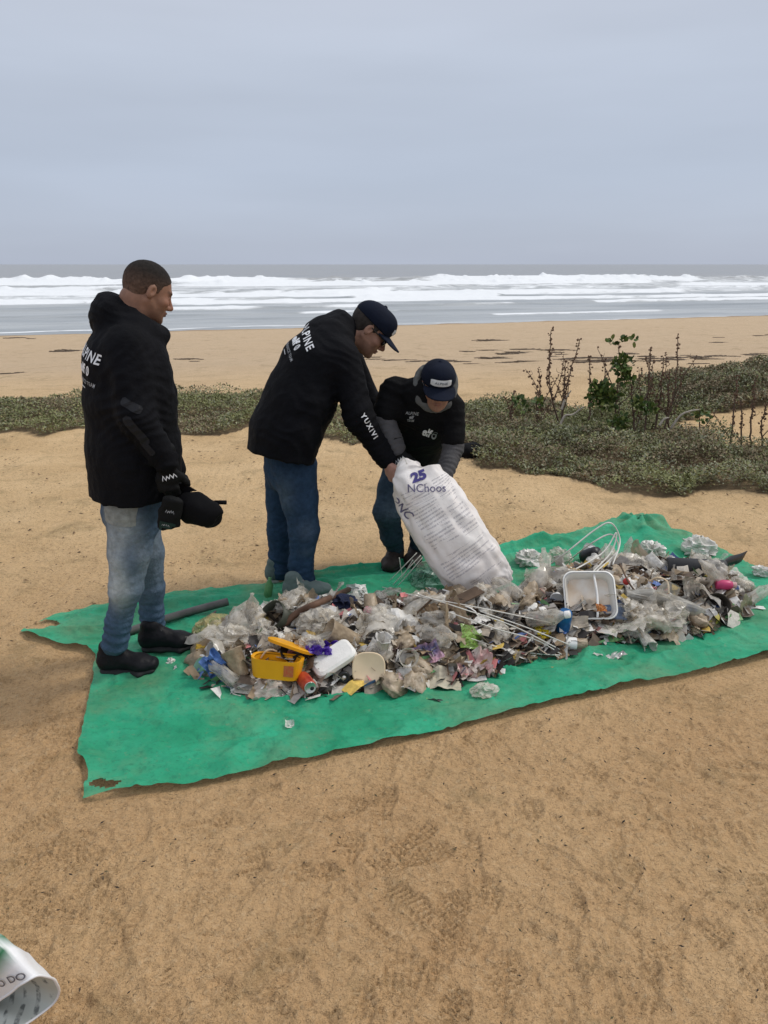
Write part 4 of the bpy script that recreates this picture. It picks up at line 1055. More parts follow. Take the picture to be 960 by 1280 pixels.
    trousers('jeans', root, P(512, 568, 4.42), [A1[0], A2[0]], [(A1, [.105, .092, .080, .066, .056]), (A2, [.105, .092, .080, .066, .056])], s,
             [(.032, .056, .080), (.09, .13, .165)], 521, fade=[(A1[2]+np.array([.02, -.08, .03]), (.06, .1, .08), .45)])
    for A, (g1, g2) in ((A1, (G(501, 700), G(489, 722))), (A2, (G(523, 702), G(517, 722)))):
        T_ = SDF(*bounds([A[-1], A[-1]-up*.1], .08), .006); T_.ecap(A[-1], A[-1]-up*.09, .046, .040); v, q = T_.mesh(); wobj('sock', v, q, M_GREYKNIT, root)
        h0 = np.array([A[-1][0], A[-1][1]+.09]); dr = unit(g2[:2]-g1[:2]); dr = unit(dr*.6+np.array([-.15, -1])*.5)
        shoes(root, 'shoe', h0, h0+dr*.28, float(base(*h0))+.012, M_SOLEBRN, M_SOLE, M_LACEPALE)
helper_crouching()
# ------------------------------------------------------------------ the heap of rubbish: its ground plan and height
PILE = np.array([G(a, b, z)[:2] for a, b, z in [(236, 846, .02), (262, 818, .03), (278, 792, .04), (298, 776, .05), (368, 766, .06), (450, 752, .07), (520, 748, .07), (560, 760, .07), (640, 748, .07), (690, 708, .09), (740, 700, .1), (800, 696, .1), (880, 704, .08), (928, 724, .05), (925, 757, .03), (900, 780, .02), (840, 797, .02), (760, 793, .02), (700, 814, .02), (640, 812, .02), (612, 840, .02), (560, 850, .02), (500, 850, .02), (440, 857, .02), (365, 868, .02), (300, 868, .02), (258, 858, .02)]])
_gx = np.arange(-1.6, 3.0, .02); _gy = np.arange(2.2, 5.2, .02)
_m = inpoly(*np.meshgrid(_gx, _gy, indexing='ij'), PILE).astype(float)
def _blur(a, r):
    k = np.ones(2*r+1)/(2*r+1)
    for _ in range(3):
        a = np.apply_along_axis(lambda q: np.convolve(q, k, 'same'), 0, a); a = np.apply_along_axis(lambda q: np.convolve(q, k, 'same'), 1, a)
    return a
_ph = _blur(_m, 6); _X, _Y = np.meshgrid(_gx, _gy, indexing='ij')
_ph = .112*sstep(.22, .98, _ph)*(1+.35*fbm(_X*2.6, _Y*3.2, 0, 2, 601))
def pile(x, y):
    fx = np.clip((np.asarray(x)+1.6)/.02, 0, len(_gx)-1.01); fy = np.clip((np.asarray(y)-2.2)/.02, 0, len(_gy)-1.01)
    i, j = fx.astype(int), fy.astype(int); u, v = fx-i, fy-j
    return (_ph[i, j]*(1-u)*(1-v)+_ph[i+1, j]*u*(1-v)+_ph[i, j+1]*(1-u)*v+_ph[i+1, j+1]*u*v)
def top(x, y): return net_z(x, y)+pile(x, y)
def on(px, py, dz=0.0):
    d = ray(px, py); o = np.array([0, 0, CAM_H])
    for t in np.arange(2.0, 7.0, .01):
        p = o+d*t
        if p[2] < top(p[0], p[1])+dz: return p
    return p
MSIZE = lambda px, py: np.linalg.norm(on(px, py)-on(px+1, py))

# loose small stuff that fills the heap
def build_core():
    x, y = np.meshgrid(np.arange(-1.2, 2.6, .016), np.arange(2.5, 4.6, .016), indexing='ij')
    z = top(x, y); k = pile(x, y)
    z = z+sstep(.0, .03, k)*(.030*(1-np.abs(fbm(x*7, y*7, 0, 2, 611)))+.022*(1-np.abs(vn(x*17, y*17, 2, 613)))-.035)-.02*(k < .012)
    c1 = vn(x*9, y*9, 3, 615); c2 = vn(x*21, y*21, 5, 617)
    C = np.tile(np.array((.10, .075, .055)), (x.size, 1)); c1, c2 = c1.ravel(), c2.ravel()
    C[c1 > .35] = (.24, .19, .14); C[c1 < -.3] = (.05, .04, .03); C[c2 > .55] = (.42, .38, .32); C[c2 < -.4] = (.03, .026, .022)
    V = np.stack([x, y, z], -1).reshape(-1, 3); F = grid_faces(*x.shape)
    F = F[(k.ravel()[F] > .006).any(1)]
    o = link('rubbish_heap', mesh_np('rubbish_heap', V, F, False, col=C), mat('heap_rubbish', (0, 0, 0), .8, .3, 40, attrcol=True), kind='stuff')
    tag(o, 'matted small rubbish underneath the bags and wrappers of the heap', 'rubbish heap')
    r = np.random.default_rng(621); n = 3600
    x = r.uniform(-1.2, 2.5, n*5); y = r.uniform(2.4, 4.6, n*5); kk = pile(x, y) > .006; x, y = x[kk][:n], y[kk][:n]; n = len(x)
    a = r.uniform(0, 6.28, n); e = r.normal(0, .35, n); ln = r.uniform(.012, .05, n); wd = ln*r.choice([.12, .3, .7, .9], n)
    d = np.stack([np.cos(a)*np.cos(e), np.sin(a)*np.cos(e), np.sin(e)], -1); ro = r.uniform(-1.1, 1.1, n)
    s = np.stack([-np.sin(a), np.cos(a), 0*a], -1); s = s*np.cos(ro)[:, None]+np.cross(d, s)*np.sin(ro)[:, None]; nn = np.cross(d, s)
    p = np.stack([x, y, top(x, y)+r.uniform(.0, .028, n)], -1); L_, W_ = ln[:, None], wd[:, None]
    cv = (r.uniform(-.3, .3, n)[:, None])*L_
    V = np.stack([p-d*L_-s*W_, p-d*L_+s*W_, p+s*W_*1.1+nn*cv, p-s*W_*.9+nn*cv, p+d*L_+s*W_*.8, p+d*L_-s*W_], 1).reshape(-1, 3)
    b = np.arange(n)[:, None]*6; F = np.concatenate([b+np.array([[0, 1, 2, 3]]), b+np.array([[3, 2, 4, 5]])])
    pal = np.array([(.50, .46, .40), (.38, .32, .25), (.26, .19, .12), (.15, .11, .08), (.74, .72, .68), (.035, .03, .028), (.33, .30, .27), (.55, .20, .20), (.10, .16, .36), (.14, .30, .12), (.60, .42, .10)])
    C = pal[r.choice(len(pal), n, p=[.15, .13, .12, .15, .18, .12, .05, .025, .025, .02, .03])]*r.uniform(.7, 1.25, n)[:, None]
    o = link('rubbish_scraps', mesh_np('rubbish_scraps', V, F, False, col=np.repeat(C, 6, 0)), mat('scrap_bits', (0, 0, 0), .6, .2, 60, attrcol=True), kind='stuff')
    tag(o, 'tiny scraps of paper, plastic and twigs strewn through the heap', 'scraps')
build_core()

# ------------------------------------------------------------------ shapes for litter (unit sized)
def crumple(seed, n=13, asp=1.0, amp=.5, creases=6, fine=.10):
    r = np.random.default_rng(seed); u = np.linspace(-.5, .5, n); x, y = np.meshgrid(u, u*asp, indexing='ij'); z = 0*x
    for _ in range(creases):
        a = r.uniform(0, 6.28); s = x*math.cos(a)+y*math.sin(a)-r.uniform(-.3, .3); z = z+amp*r.uniform(.25, 1)*np.abs(s)*r.choice([-1, 1])
    z = z+fine*(1-2*np.abs(vn(x*6, y*6, seed, 1)))+fine*.6*vn(x*13, y*13, seed, 2)
    k = 1-.35*np.abs(vn(x*4, y*4, seed, 3))*amp
    rim = vn(np.arctan2(y, x)*2.2, seed, 0, 4)*.12+1
    V = np.stack([x*k*rim, y*k*rim, z-z.mean()], -1).reshape(-1, 3)
    return V, grid_faces(n, n)
def puff(seed, nu=22, nv=13, flat=.62, rough=.30):
    r = np.random.default_rng(seed); th = np.arange(nu)*2*math.pi/nu; ph = np.linspace(.08, math.pi-.08, nv)
    T, Ph = np.meshgrid(th, ph, indexing='ij'); x, y, z = np.sin(Ph)*np.cos(T), np.sin(Ph)*np.sin(T), np.cos(Ph)
    k = 1-rough*np.abs(fbm(x*1.9+seed, y*1.9, z*1.9, 2, 3))*1.5+rough*.28*np.abs(vn(x*5, y*5, z*5+seed, 6))
    V = np.stack([x*k, y*k*.8, z*k*flat], -1).reshape(-1, 3)*.5
    return V, grid_faces(nu, nv, True)
def lathe(prof, n=18, squash=0, seed=0):
    prof = np.asarray(prof, float); a = np.arange(n)*2*math.pi/n
    V = np.stack([prof[None, :, 0]*np.cos(a)[:, None], prof[None, :, 0]*np.sin(a)[:, None], np.repeat(prof[None, :, 1], n, 0)], -1).reshape(-1, 3)
    if squash: V[:, :2] *= (1+squash*vn(V[:, 0]*22+seed, V[:, 1]*22, V[:, 2]*18, seed))[:, None]
    return V, grid_faces(n, len(prof), True)
def rot(rx, ry, rz): return (Matrix.Rotation(rz, 3, 'Z') @ Matrix.Rotation(ry, 3, 'Y') @ Matrix.Rotation(rx, 3, 'X')).to_euler()
def align(zdir, roll=0):
    z = Vector(zdir).normalized(); return (z.to_track_quat('Z', 'Y') @ Matrix.Rotation(roll, 3, 'Z').to_quaternion()).to_euler()
M_CLEAR = film('clear_film', (.78, .73, .64), .42, .2, (.96, .94, .90)); M_MILK = film('milky_film', (.84, .81, .75), .72, .35); M_DUSTY = film('dusty_film', (.47, .365, .245), .80, .45, (.85, .80, .70))
M_YELF = film('yellow_film', (.55, .47, .20), .5); M_GRNF = film('green_film', (.25, .42, .08), .75)
M_BROWN = mat('brown_paper', (.33, .23, .14), .85, .3, 9, .3, 40); M_KRAFT = mat('dark_card', (.095, .062, .040), .85, .35, 9, .3, 40)
M_WHITE = mat('dirty_white_paper', (.70, .67, .61), .75, .2, 8, .3, 40, c2=(.84, .82, .78)); M_BEIGE = mat('beige_card', (.46, .39, .30), .8, .25, 8, .2, 40)
M_GREYP = mat('grey_paper', (.40, .35, .28), .75, .3, 8, .3, 40); M_BLACK = mat('black_plastic', (.014, .014, .015), .4, .3, 10, .15, 40)
M_FOIL = mat('crushed_foil', (.62, .60, .56), .32, .25, 12, .5, 50, metal=.85); M_PINK = mat('pink_print', (.62, .30, .30), .6, .2, 16, .2, 40, c2=(.70, .64, .58))
M_BLUE = mat('blue_print', (.05, .12, .36), .45, .3, 10, .3, 40, c2=(.13, .24, .50)); M_RED = mat('red_plastic', (.46, .035, .025), .35, .25, 10)
M_GREEN = mat('green_print', (.05, .22, .09), .5, .3, 10, c2=(.16, .34, .12)); M_NAVY = mat('navy_cloth', (.014, .02, .05), .9, .3, 20, .5, 60)
M_YEL = mat('yellow_plastic', (.80, .37, .010), .38, .08, 7); M_WPL = mat('white_plastic', (.80, .79, .76), .35, .08, 6); M_FOAM = mat('foam_plastic', (.80, .78, .73), .8, .10, 14, .3, 120)
M_OLIVE = mat('olive_plastic', (.045, .05, .032), .5, .3, 8); M_STRAP = mat('white_strap', (.66, .64, .58), .5, .12, 20); M_BARK = mat('bark', (.12, .075, .045), .85, .35, 30, .5, 60)
M_CREAM = mat('cream_lid_plastic', (.76, .60, .40), .6, .10, 7); M_MINT = mat('mint_plastic', (.24, .46, .34), .45, .12, 8)
SPEC = np.random.default_rng(701); GRP_N = {}
def mk(name, kinds, m, smooth=False): return [mesh_with(name, v, f, m, smooth) for v, f in kinds]
def mesh_with(name, v, f, m, smooth=False):
    me = mesh_np(name, v, f, smooth); me.materials.append(m); return me
LOOSE = []
KEEP = [(on(a, b)[:2], q) for a, b, q in ((606, 744, .15), (580, 742, .10), (632, 738, .10), (346, 845, .13), (378, 855, .08), (461, 852, .10), (418, 836, .11), (364, 822, .10), (276, 854, .08), (258, 840, .05), (553, 856, .08), (735, 765, .15), (735, 790, .10), (703, 792, .08), (733, 812, .10), (893, 739, .07), (862, 722, .13), (893, 760, .06), (334, 864, .09), (590, 812, .07), (590, 840, .07), (430, 764, .07), (447, 754, .06), (462, 768, .06), (508, 826, .06), (352, 782, .07), (660, 785, .09), (585, 750, .12))]
def scatter(name, meshes, n, smin, smax, label, cat, group, tilt=.42, dz=.010, where=None, asp=(.7, 1.2), over=0.0):
    r = SPEC; k = 0
    while k < n:
        x, y = r.uniform(PILE[:, 0].min(), PILE[:, 0].max()), r.uniform(PILE[:, 1].min(), PILE[:, 1].max())
        if pile(x, y) < .012 or any(np.hypot(x-q[0], y-q[1]+.02) < rr_ for q, rr_ in KEEP) or (where and not where(x, y)): continue
        o = bpy.data.objects.new(name, meshes[k % len(meshes)]); COL.objects.link(o); s = r.uniform(smin, smax)
        o.location = (x, y, float(top(x, y))+dz+s*over); o.scale = (s*r.uniform(*asp), s*r.uniform(*asp), s*r.uniform(.7, 1.1))
        o.rotation_euler = rot(r.normal(0, tilt), r.normal(0, tilt), r.uniform(0, 6.28)); tag(o, label, cat, group); LOOSE.append(o); k += 1
cr_ = [crumple(s, 13, .8+.1*(s % 4)) for s in range(731, 739)]; cs_ = [crumple(s, 11, .7, .3, 4, .06) for s in range(741, 747)]; pf_ = [puff(s) for s in range(751, 758)]
left = lambda x, y: x < G(640, 780)[0]; right = lambda x, y: not left(x, y)
for side, w_, kk in (('left', left, 1.0), ('right', right, .72)):
    q = 'heap around the sack' if side == 'left' else 'far heap towards the net corner'
    sc_ = lambda nm, ms, n, a, b, lb, ct, **k_: scatter(nm, ms, int(n*kk), a, b, lb, ct, f'loose pieces of {ct} in the {q}', where=w_, **k_)
    sc_('plastic_bag', mk('clear_bag', pf_, M_CLEAR, True), 20, .10, .24, 'crumpled clear plastic bag', 'plastic bag', over=.12)
    sc_('film_sheet', mk('clear_sheet', cr_, M_CLEAR, True), 20, .12, .26, 'creased sheet of clear film', 'plastic film', over=.1)
    sc_('film_sheet', mk('milky_sheet', cr_, M_MILK, True), 11, .09, .18, 'creased sheet of milky film', 'plastic film', over=.1)
    sc_('plastic_bag', mk('dusty_bag', pf_, M_DUSTY, True), 26, .06, .15, 'dusty brownish plastic bag', 'plastic bag', over=.08)
    sc_('film_sheet', mk('dusty_sheet', cr_, M_DUSTY, True), 28, .07, .19, 'sandy crumpled sheet of film', 'plastic film', over=.08)
    sc_('paper_scrap', mk('brown_sheet', cs_, M_BROWN), 22, .07, .17, 'torn piece of brown paper', 'paper')
    sc_('card_scrap', mk('dark_sheet', cs_, M_KRAFT), 20 if side == 'left' else 44, .06, .14, 'dark scrap of wet cardboard', 'cardboard')
    sc_('paper_scrap', mk('white_sheet', cs_, M_WHITE), 22, .05, .13, 'dirty white piece of paper', 'paper', over=.1)
    sc_('card_scrap', mk('beige_sheet', cs_, M_BEIGE), 22, .06, .15, 'bent piece of beige card', 'cardboard', over=.05)
    sc_('paper_scrap', mk('grey_sheet', cs_, M_GREYP), 7, .06, .14, 'grey crumpled paper', 'paper')
    sc_('foil_scrap', mk('foil_sheet', cr_, M_FOIL), 6, .04, .08, 'shiny crushed foil', 'foil', over=.2)
    sc_('wrapper', mk('pink_sheet', cs_, M_PINK), 6, .05, .09, 'pink and white printed wrapper', 'wrapper', over=.1)
    sc_('wrapper', mk('blue_sheet', cs_, M_BLUE), 4, .04, .07, 'small blue wrapper', 'wrapper', over=.1)
    sc_('wrapper', mk('green_sheet', cs_, M_GREEN), 4, .04, .07, 'small green wrapper', 'wrapper', over=.1)
    sc_('plastic_bottle', mk('squashed_bottle', [lathe(np.array([(0, 0), (.14, 0), (.17, .05), (.16, .3), (.17, .6), (.07, .82), (.065, .92), (0, .92)]), 16, .5, q) for q in (3, 5)], M_CLEAR, True), 9, .16, .24, 'squashed clear bottle', 'bottle', tilt=1.3, dz=.035)
    sc_('plastic_cup', mk('loose_cup', [lathe(np.array([(0, 0), (.27, 0), (.29, .03), (.38, .95), (.41, .97), (.405, 1.0), (.36, .97), (.28, .06), (0, .05)]), 18, .3, q) for q in (4, 8)], M_MILK, True), 7, .08, .11, 'dirty whitish drinking cup', 'cup', tilt=1.2, dz=.03)
    sc_('round_cover', mk('loose_lid', [lathe(np.array([(0, .1), (.45, .1), (.5, .07), (.5, 0), (.46, 0)]), 20, .1, 2)], M_WPL, True), 5, .05, .09, 'white round plastic cover', 'lid', tilt=.8, dz=.03)
    sc_('foam_piece', mk('loose_foam', [puff(771, 9, 6, .6, .25)], M_FOAM), 8, .04, .09, 'broken piece of white foam', 'foam', dz=.02)
    sc_('plastic_scrap', mk('black_sheet', cs_, M_BLACK), 12, .05, .10, 'black scrap of plastic', 'plastic scrap')
    tw = [tube_vf(bez(np.array([(-.5, 0, 0), (-.15, .06*s, .05), (.2, -.05*s, -.02), (.5, .04, .04)]), 8), [.012]*9 if False else .012, 5) for s in (1, -1, 2)]
    tw = [(v, f) for v, f in tw]
    sc_('twig', mk('twig', tw, M_BARK), 14, .12, .30, 'thin dry brown twig', 'twig', tilt=.25, dz=.03, asp=(.8, 1.2))

# ------------------------------------------------------------------ single pieces one can pick out
HEROES = []; SZ = {}
def solo(name, vf, m, px, py, label, cat, rot_=(0, 0, 0), size=1.0, dz=.02, smooth=False, group=None, loc=None):
    v, f = vf; p = on(px, py) if loc is None else loc
    o = link(name, mesh_np(name, np.asarray(v)*size, f, smooth), m); o.location = (p[0], p[1], p[2]+dz); o.rotation_euler = rot_ if not isinstance(rot_, tuple) else rot(*rot_)
    tag(o, label, cat, group); HEROES.append((o, label)); SZ[o.name] = size; return o
def part(name, vf, m, parent, smooth=True):
    return link(name, mesh_np(name, np.asarray(vf[0])*SZ.get(parent.name, 1), vf[1], smooth), m, parent)
def rrect(w_, h_, r, n=5):
    p = []
    for cx, cy, a0 in ((w_/2-r, h_/2-r, 0), (-w_/2+r, h_/2-r, 90), (-w_/2+r, -h_/2+r, 180), (w_/2-r, -h_/2+r, 270)):
        for k in range(n+1): a = R(a0+90*k/n); p.append((cx+r*math.cos(a), cy+r*math.sin(a)))
    return np.array(p)
def shell(rings, cap0=True, cap1=False):
    n = len(rings[0]); V = np.concatenate(rings); m = len(rings)
    i = np.arange(m-1)[:, None]; j = np.arange(n)[None, :]; j2 = (j+1) % n
    F = np.stack([i*n+j, i*n+j2, (i+1)*n+j2, (i+1)*n+j], -1).reshape(-1, 4)
    for on_, k in ((cap0, 0), (cap1, m-1)):
        if on_:
            V = np.concatenate([V, rings[k].mean(0)[None]]); c = len(V)-1; jj = np.arange(0, n, 2)
            q = np.stack([np.full(len(jj), c), k*n+(jj+2) % n, k*n+jj+1, k*n+jj], -1); F = np.concatenate([F, q if k == 0 else q[:, ::-1]])
    return V, F
def ring(w_, h_, r, z): p = rrect(w_, h_, r); return np.c_[p, np.full(len(p), z)]

# yellow take-away box: tray and lid
b = solo('yellow_box', shell([ring(.165, .085, .034, .068), ring(.19, .10, .042, .071), ring(.19, .10, .042, .068), ring(.17, .085, .036, 0), ring(.16, .08, .032, .004), ring(.165, .085, .034, .064)], False), M_YEL, 346, 848, 'bright yellow plastic tub with red print, lying open at the front of the heap', 'tub', (R(-12), R(3), R(-6)), 1.18, .012)
pt, pf2 = rect2d(.035, .04, 2, 2, 0)
lb = part('label_print', (np.array([[-.0, 0, 0]])+np.c_[pt[:, 0]+.052, np.full(len(pt), -.0505), pt[:, 1]+.037], pf2), mat('red_print', (.62, .25, .08), .5, .3, 120, c2=(.50, .08, .03)), b, False)
part('label_text', (np.c_[(text2d('250g', .02)[0]*.012)[:, 0]+.052, np.full(len(text2d('250g', .02)[0]), -.0512), (text2d('250g', .02)[0]*.012)[:, 1]+.03], text2d('250g', .02)[1]), M_KRAFT, b, False) if False else None
solo('yellow_cover', shell([ring(.20, .10, .045, .0), ring(.205, .105, .047, .012), ring(.19, .095, .042, .014), ring(.10, .05, .02, .012)], True, True), M_YEL, 364, 822, 'flat yellow plastic lid lying tilted behind the yellow tub', 'lid', (R(-24), R(12), R(-16)), 1.05, .05)
v, f = tube_vf(bez([(-.04, 0, -.02), (-.015, 0, .012), (.01, 0, .016), (.03, 0, .006)], 9), .004, 6); solo('cable_tie', (v, f), M_CREAM, 338, 828, 'cream curl of plastic over the yellow tub rim', 'cable tie', (0, 0, R(10)), 1, .045)
# cans, lids, foam
can = lathe([(.0, .0), (.024, .0), (.031, .006), (.032, .016), (.032, .098), (.026, .112), (.025, .115), (.023, .112), (0, .111)], 20, .10, 5)
o = solo('drink_can', can, mat('red_can_paint', (.50, .040, .022), .35, .3, 18, metal=.3, c2=(.62, .12, .05)), 378, 853, 'crushed red drink can lying with its open end to the viewer', 'can', align((.35, -.8, .1)), .95, .022, True)
part('can_top', lathe([(.0255, .110), (.0265, .1165), (.0245, .117), (.0225, .1135), (0, .1135)], 20), M_FOIL, o); part('can_opening', lathe([(.0, .1142), (.009, .1142), (.0088, .1138)], 12), M_BLACK, o).location = (.008, -.006, .0)
oval = np.array([(math.copysign(abs(math.cos(a))**.75, math.cos(a))*.064, math.copysign(abs(math.sin(a))**.75, math.sin(a))*.064) for a in np.linspace(0, 2*math.pi, 33)[:-1]])
rr = lambda k, z: np.c_[oval*k, np.full(32, z)]
solo('cream_disc', shell([rr(.93, -.006), rr(1, -.002), rr(1, .004), rr(.96, .008), rr(.9, .006)], True, True), M_CREAM, 461, 852, 'round cream-coloured lid propped upright at the front of the heap', 'lid', align((-.05, -.9, .42)), 1.12, .062, True)
solo('foam_block', shell([ring(.19, .10, .025, .0), ring(.20, .11, .03, .012), ring(.195, .108, .03, .034), ring(.17, .085, .025, .042)], True, True), M_FOAM, 418, 832, 'thick white foam block leaning beside the cream lid', 'foam block', (R(20), R(-22), R(28)), 1.0, .02)
solo('foam_chip', crumple(801, 7, .8, .2, 3, .1), M_FOAM, 436, 806, 'ragged broken end of white foam above the cream lid', 'foam', (R(50), R(20), 0), .07, .02)
wv_ = join_vf([lathe([(.0, -.011), (.018, -.011), (.026, -.008), (.027, .008), (.020, .012), (.014, .008), (0, .010)], 18)]); o = solo('toy_wheel', wv_, M_BLACK, 430, 851, 'small black toy wheel tucked under the foam block', 'toy wheel', align((.1, -.95, .2)), 1, .018, True); part('hub', lathe([(.010, .009), (.006, .014), (0, .015)], 10), M_FOIL, o)
solo('purple_film', crumple(805, 13, .6, .4, 5, .14), mat('purple_film', (.07, .025, .30), .35, .3, 12, .3), 404, 824, 'purple piece of plastic film by the foam block', 'plastic film', (R(38), R(8), R(8)), .15, .055)
solo('blue_wrapper', crumple(807, 13, .45, .3, 4, .10), M_BLUE, 276, 852, 'crumpled bright blue snack wrapper standing at the near edge of the heap', 'wrapper', (R(62), R(58), R(5)), .21, .045)
cup = lathe([(0, .0), (.024, 0), (.026, .003), (.036, .095), (.039, .097), (.0385, .100), (.035, .097), (.025, .005), (0, .004)], 20, .06, 8)
solo('mint_cup', lathe([(0, 0), (.03, 0), (.032, .003), (.038, .05), (.037, .05), (.03, .005), (0, .004)], 18, .12, 4), M_MINT, 258, 838, 'mint green broken plastic pot left of the blue wrapper', 'pot', align((-.6, -.4, .6)), .9, .01, True)
solo('foil_pouch', crumple(811, 15, .75, .25, 5, .07), mat('printed_pouch', (.52, .43, .34), .4, .3, 22, .3, 50, c2=(.70, .62, .54)), 334, 864, 'shiny beige printed pouch lying under the yellow tub', 'pouch', (R(34), R(8), R(-12)), .19, .015)
solo('plastic_cup', cup, M_DUSTY, 304, 846, 'grey translucent cup lying between blue wrapper and yellow tub', 'cup', align((-.35, .35, .6)), 1.25, .0, True)
solo('plastic_cup', cup, M_DUSTY, 462, 763, 'grey cup standing upside down near the navy cloth', 'cup', align((.1, -.45, -.8)), 1.15, .09, True)
solo('plastic_cup', cup, M_DUSTY, 446, 808, 'tall clear cup lying above the cream lid', 'cup', align((-.75, -.15, .45)), 1.5, .02, True)
solo('plastic_cup', cup, M_CLEAR, 508, 822, 'clear cup with its round mouth facing the viewer right of the cream lid', 'cup', align((.05, -.8, .45)), 1.1, .0, True)
solo('jar', lathe([(0, 0), (.034, 0), (.038, .006), (.038, .06), (.033, .07), (.034, .085), (.031, .085), (.030, .07)], 20, .05, 3), M_CLEAR, 455, 786, 'small clear bottle standing below the upside-down grey cup', 'jar', align((.1, -.3, .8)), .9, 0, True)
for px, py, s in ((222, 842, 9), (214, 832, 11), (365, 872, 13)): solo('foil_ball', puff(820+s, 14, 9, .7, .5), M_FOIL if s == 9 else M_MILK, px, py, {9: 'silver foil ball at the left tip of the heap', 11: 'clear crumpled cup beside the silver foil ball', 13: 'small silvery ball of film in front of the red can'}[s], 'foil ball', (0, 0, s), .065 if s != 13 else .05, .018)
o = solo('bucket_piece', lathe([(.075, 0), (.082, .10), (.078, .10), (.071, 0)], 24, .06, 4), M_OLIVE, 352, 776, 'dark olive broken bucket with a strap, in the middle of the heap', 'bucket', align((-.4, -.5, .6)), .85, .0, True)
part('strap', tube_vf(bez([(.02, -.085, -.01), (.03, -.088, .05), (.02, -.085, .11)], 6), .006, 6), M_BARK, o)
solo('yellow_bag', puff(831), M_YELF, 272, 796, 'yellow-tinted clear bag in front of the standing man\'s shoe', 'plastic bag', (.2, .1, .4), .24, .04)
solo('yellow_scrap', crumple(833, 9, .8), mat('ochre_plastic', (.55, .36, .04), .45, .25, 10), 258, 818, 'ochre yellow scrap inside the yellow-tinted bag', 'plastic scrap', (.4, .2, 0), .10, .03)
for i, (px, py, s, lb) in enumerate(((292, 808, .2, 'large clear bag to the right of the yellow-tinted bag'), (400, 792, .26, 'large pale clear bag behind the yellow lid'), (330, 800, .18, 'wrinkled clear bag in front of the olive bucket'), (388, 818, .15, 'dusty clear bag over the purple film'))):
    solo('plastic_bag', puff(840+i, 30, 18, .6, .42), M_CLEAR, px, py, lb, 'plastic bag', (.2*i, .15, i*.9), s, .045)
solo('green_bottle', lathe([(0, 0), (.026, 0), (.03, .01), (.03, .10), (.012, .135), (.012, .155), (0, .155)], 16, .12, 2), M_GREEN, 334, 747, 'green squashed bottle standing at the back edge of the heap', 'bottle', align((.15, .1, .9)), .75, .0, True)
solo('navy_cloth', puff(851, 20, 12, .5, .5), M_NAVY, 430, 760, 'dark navy balled cloth in the heap before the leaning man', 'cloth', (.2, 0, .4), .15, .03)
solo('white_sheet', crumple(853, 11, .8, .35, 4), M_WPL, 447, 749, 'white plastic sheet standing between navy cloth and grey cup', 'plastic sheet', (R(60), 0, R(12)), .12, .04)
solo('white_crumpled_bag', puff(855), M_MILK, 390, 738, 'white balled bag by the leaning man\'s near shoe', 'plastic bag', (0, 0, 1), .12, .03)
solo('bottle_cap', lathe([(0, .02), (.018, .02), (.02, .017), (.02, 0), (.017, 0)], 14), mat('pink_plastic', (.55, .18, .26), .4, .15), 459, 774, 'pink bottle top near the small clear bottle', 'bottle cap', align((.3, -.4, .7)), 1, .04, True)  # a loose bottle cap, lying without its bottle
def cord(name, pxs, m, r, label, cat, group=None, flat=False, n=40, taper=None):
    p = bez([on(a, b, h) if Yd is None else P(a, b, Yd) for a, b, h, Yd in [(q+(0.0, None))[:4] if len(q) == 2 else (q+(None,))[:4] for q in pxs]], n)
    for i in range(len(p)):
        p[i, 2] = max(p[i, 2], float(top(p[i, 0], p[i, 1]))+r+.004)
    rad = r if taper is None else np.linspace(r, r*taper, len(p))
    o0 = p.mean(0); v, f = tube_vf(p-o0, rad, 6); o = link(name, mesh_np(name, v, f, True), m); o.location = o0; tag(o, label, cat, group); return o
cord('leather_strap', [(348, 788), (372, 766, .07), (402, 752, .10), (436, 737, .09)], mat('brown_leather', (.12, .065, .04), .7, .3, 14), .016, 'long brown curved strip lying from olive bucket to navy cloth', 'strip')
cord('dark_stick', [(500, 786, .03), (515, 772, .06), (541, 748, .10)], M_BARK, .005, 'thin dark stick poking up in the middle of the heap', 'stick')
for i, a in enumerate(([(478, 734, .05), (520, 745, .09), (580, 756, .10), (640, 768, .09), (690, 779, .06)], [(520, 742, .12), (575, 760, .13), (640, 782, .10), (700, 812, .03)], [(560, 765, .11), (620, 786, .09), (670, 800, .06), (702, 818, .02)], [(582, 796, .05), (630, 811, .03), (670, 817, .02), (700, 819, .02)], [(600, 764, .09), (660, 785, .09), (712, 806, .05)])):
    cord('packing_strap', a, M_STRAP, .0027, ('white packing strap running from the crouching helper to the blue can', 'white packing strap arching over the middle of the heap', 'white packing strap ending at the tied knot, second lowest', 'lowest white packing strap crossing bare net to the knot', 'short white packing strap above the yellow scrap')[i], 'strap', 'white packing straps')
solo('strap_knot', puff(861, 12, 8, .6, .5), M_BARK, 700, 818, 'brown knot tying the white straps together', 'knot', (0, 0, 0), .045, .01)
for i, a in enumerate(([(672, 716, .03), (706, 692, 0, 3.95), (744, 662, 0, 4.0), (764, 654, 0, 4.02), (775, 676, 0, 4.0), (766, 706, .05)], [(712, 700, .03), (738, 680, 0, 4.0), (764, 668, 0, 4.02), (772, 688, 0, 3.98), (744, 716, .03)], [(700, 722, .03), (752, 692, 0, 3.9), (770, 666, 0, 3.98), (764, 690, 0, 3.92), (738, 718, .03)])):
    cord('wire_loop', a, M_STRAP, .0042, ('tall white strap loop rising over the back edge of the net', 'lower white strap loop inside the tall one', 'white strap loop bending down to the tray')[i], 'strap', 'white strap loops', n=60)
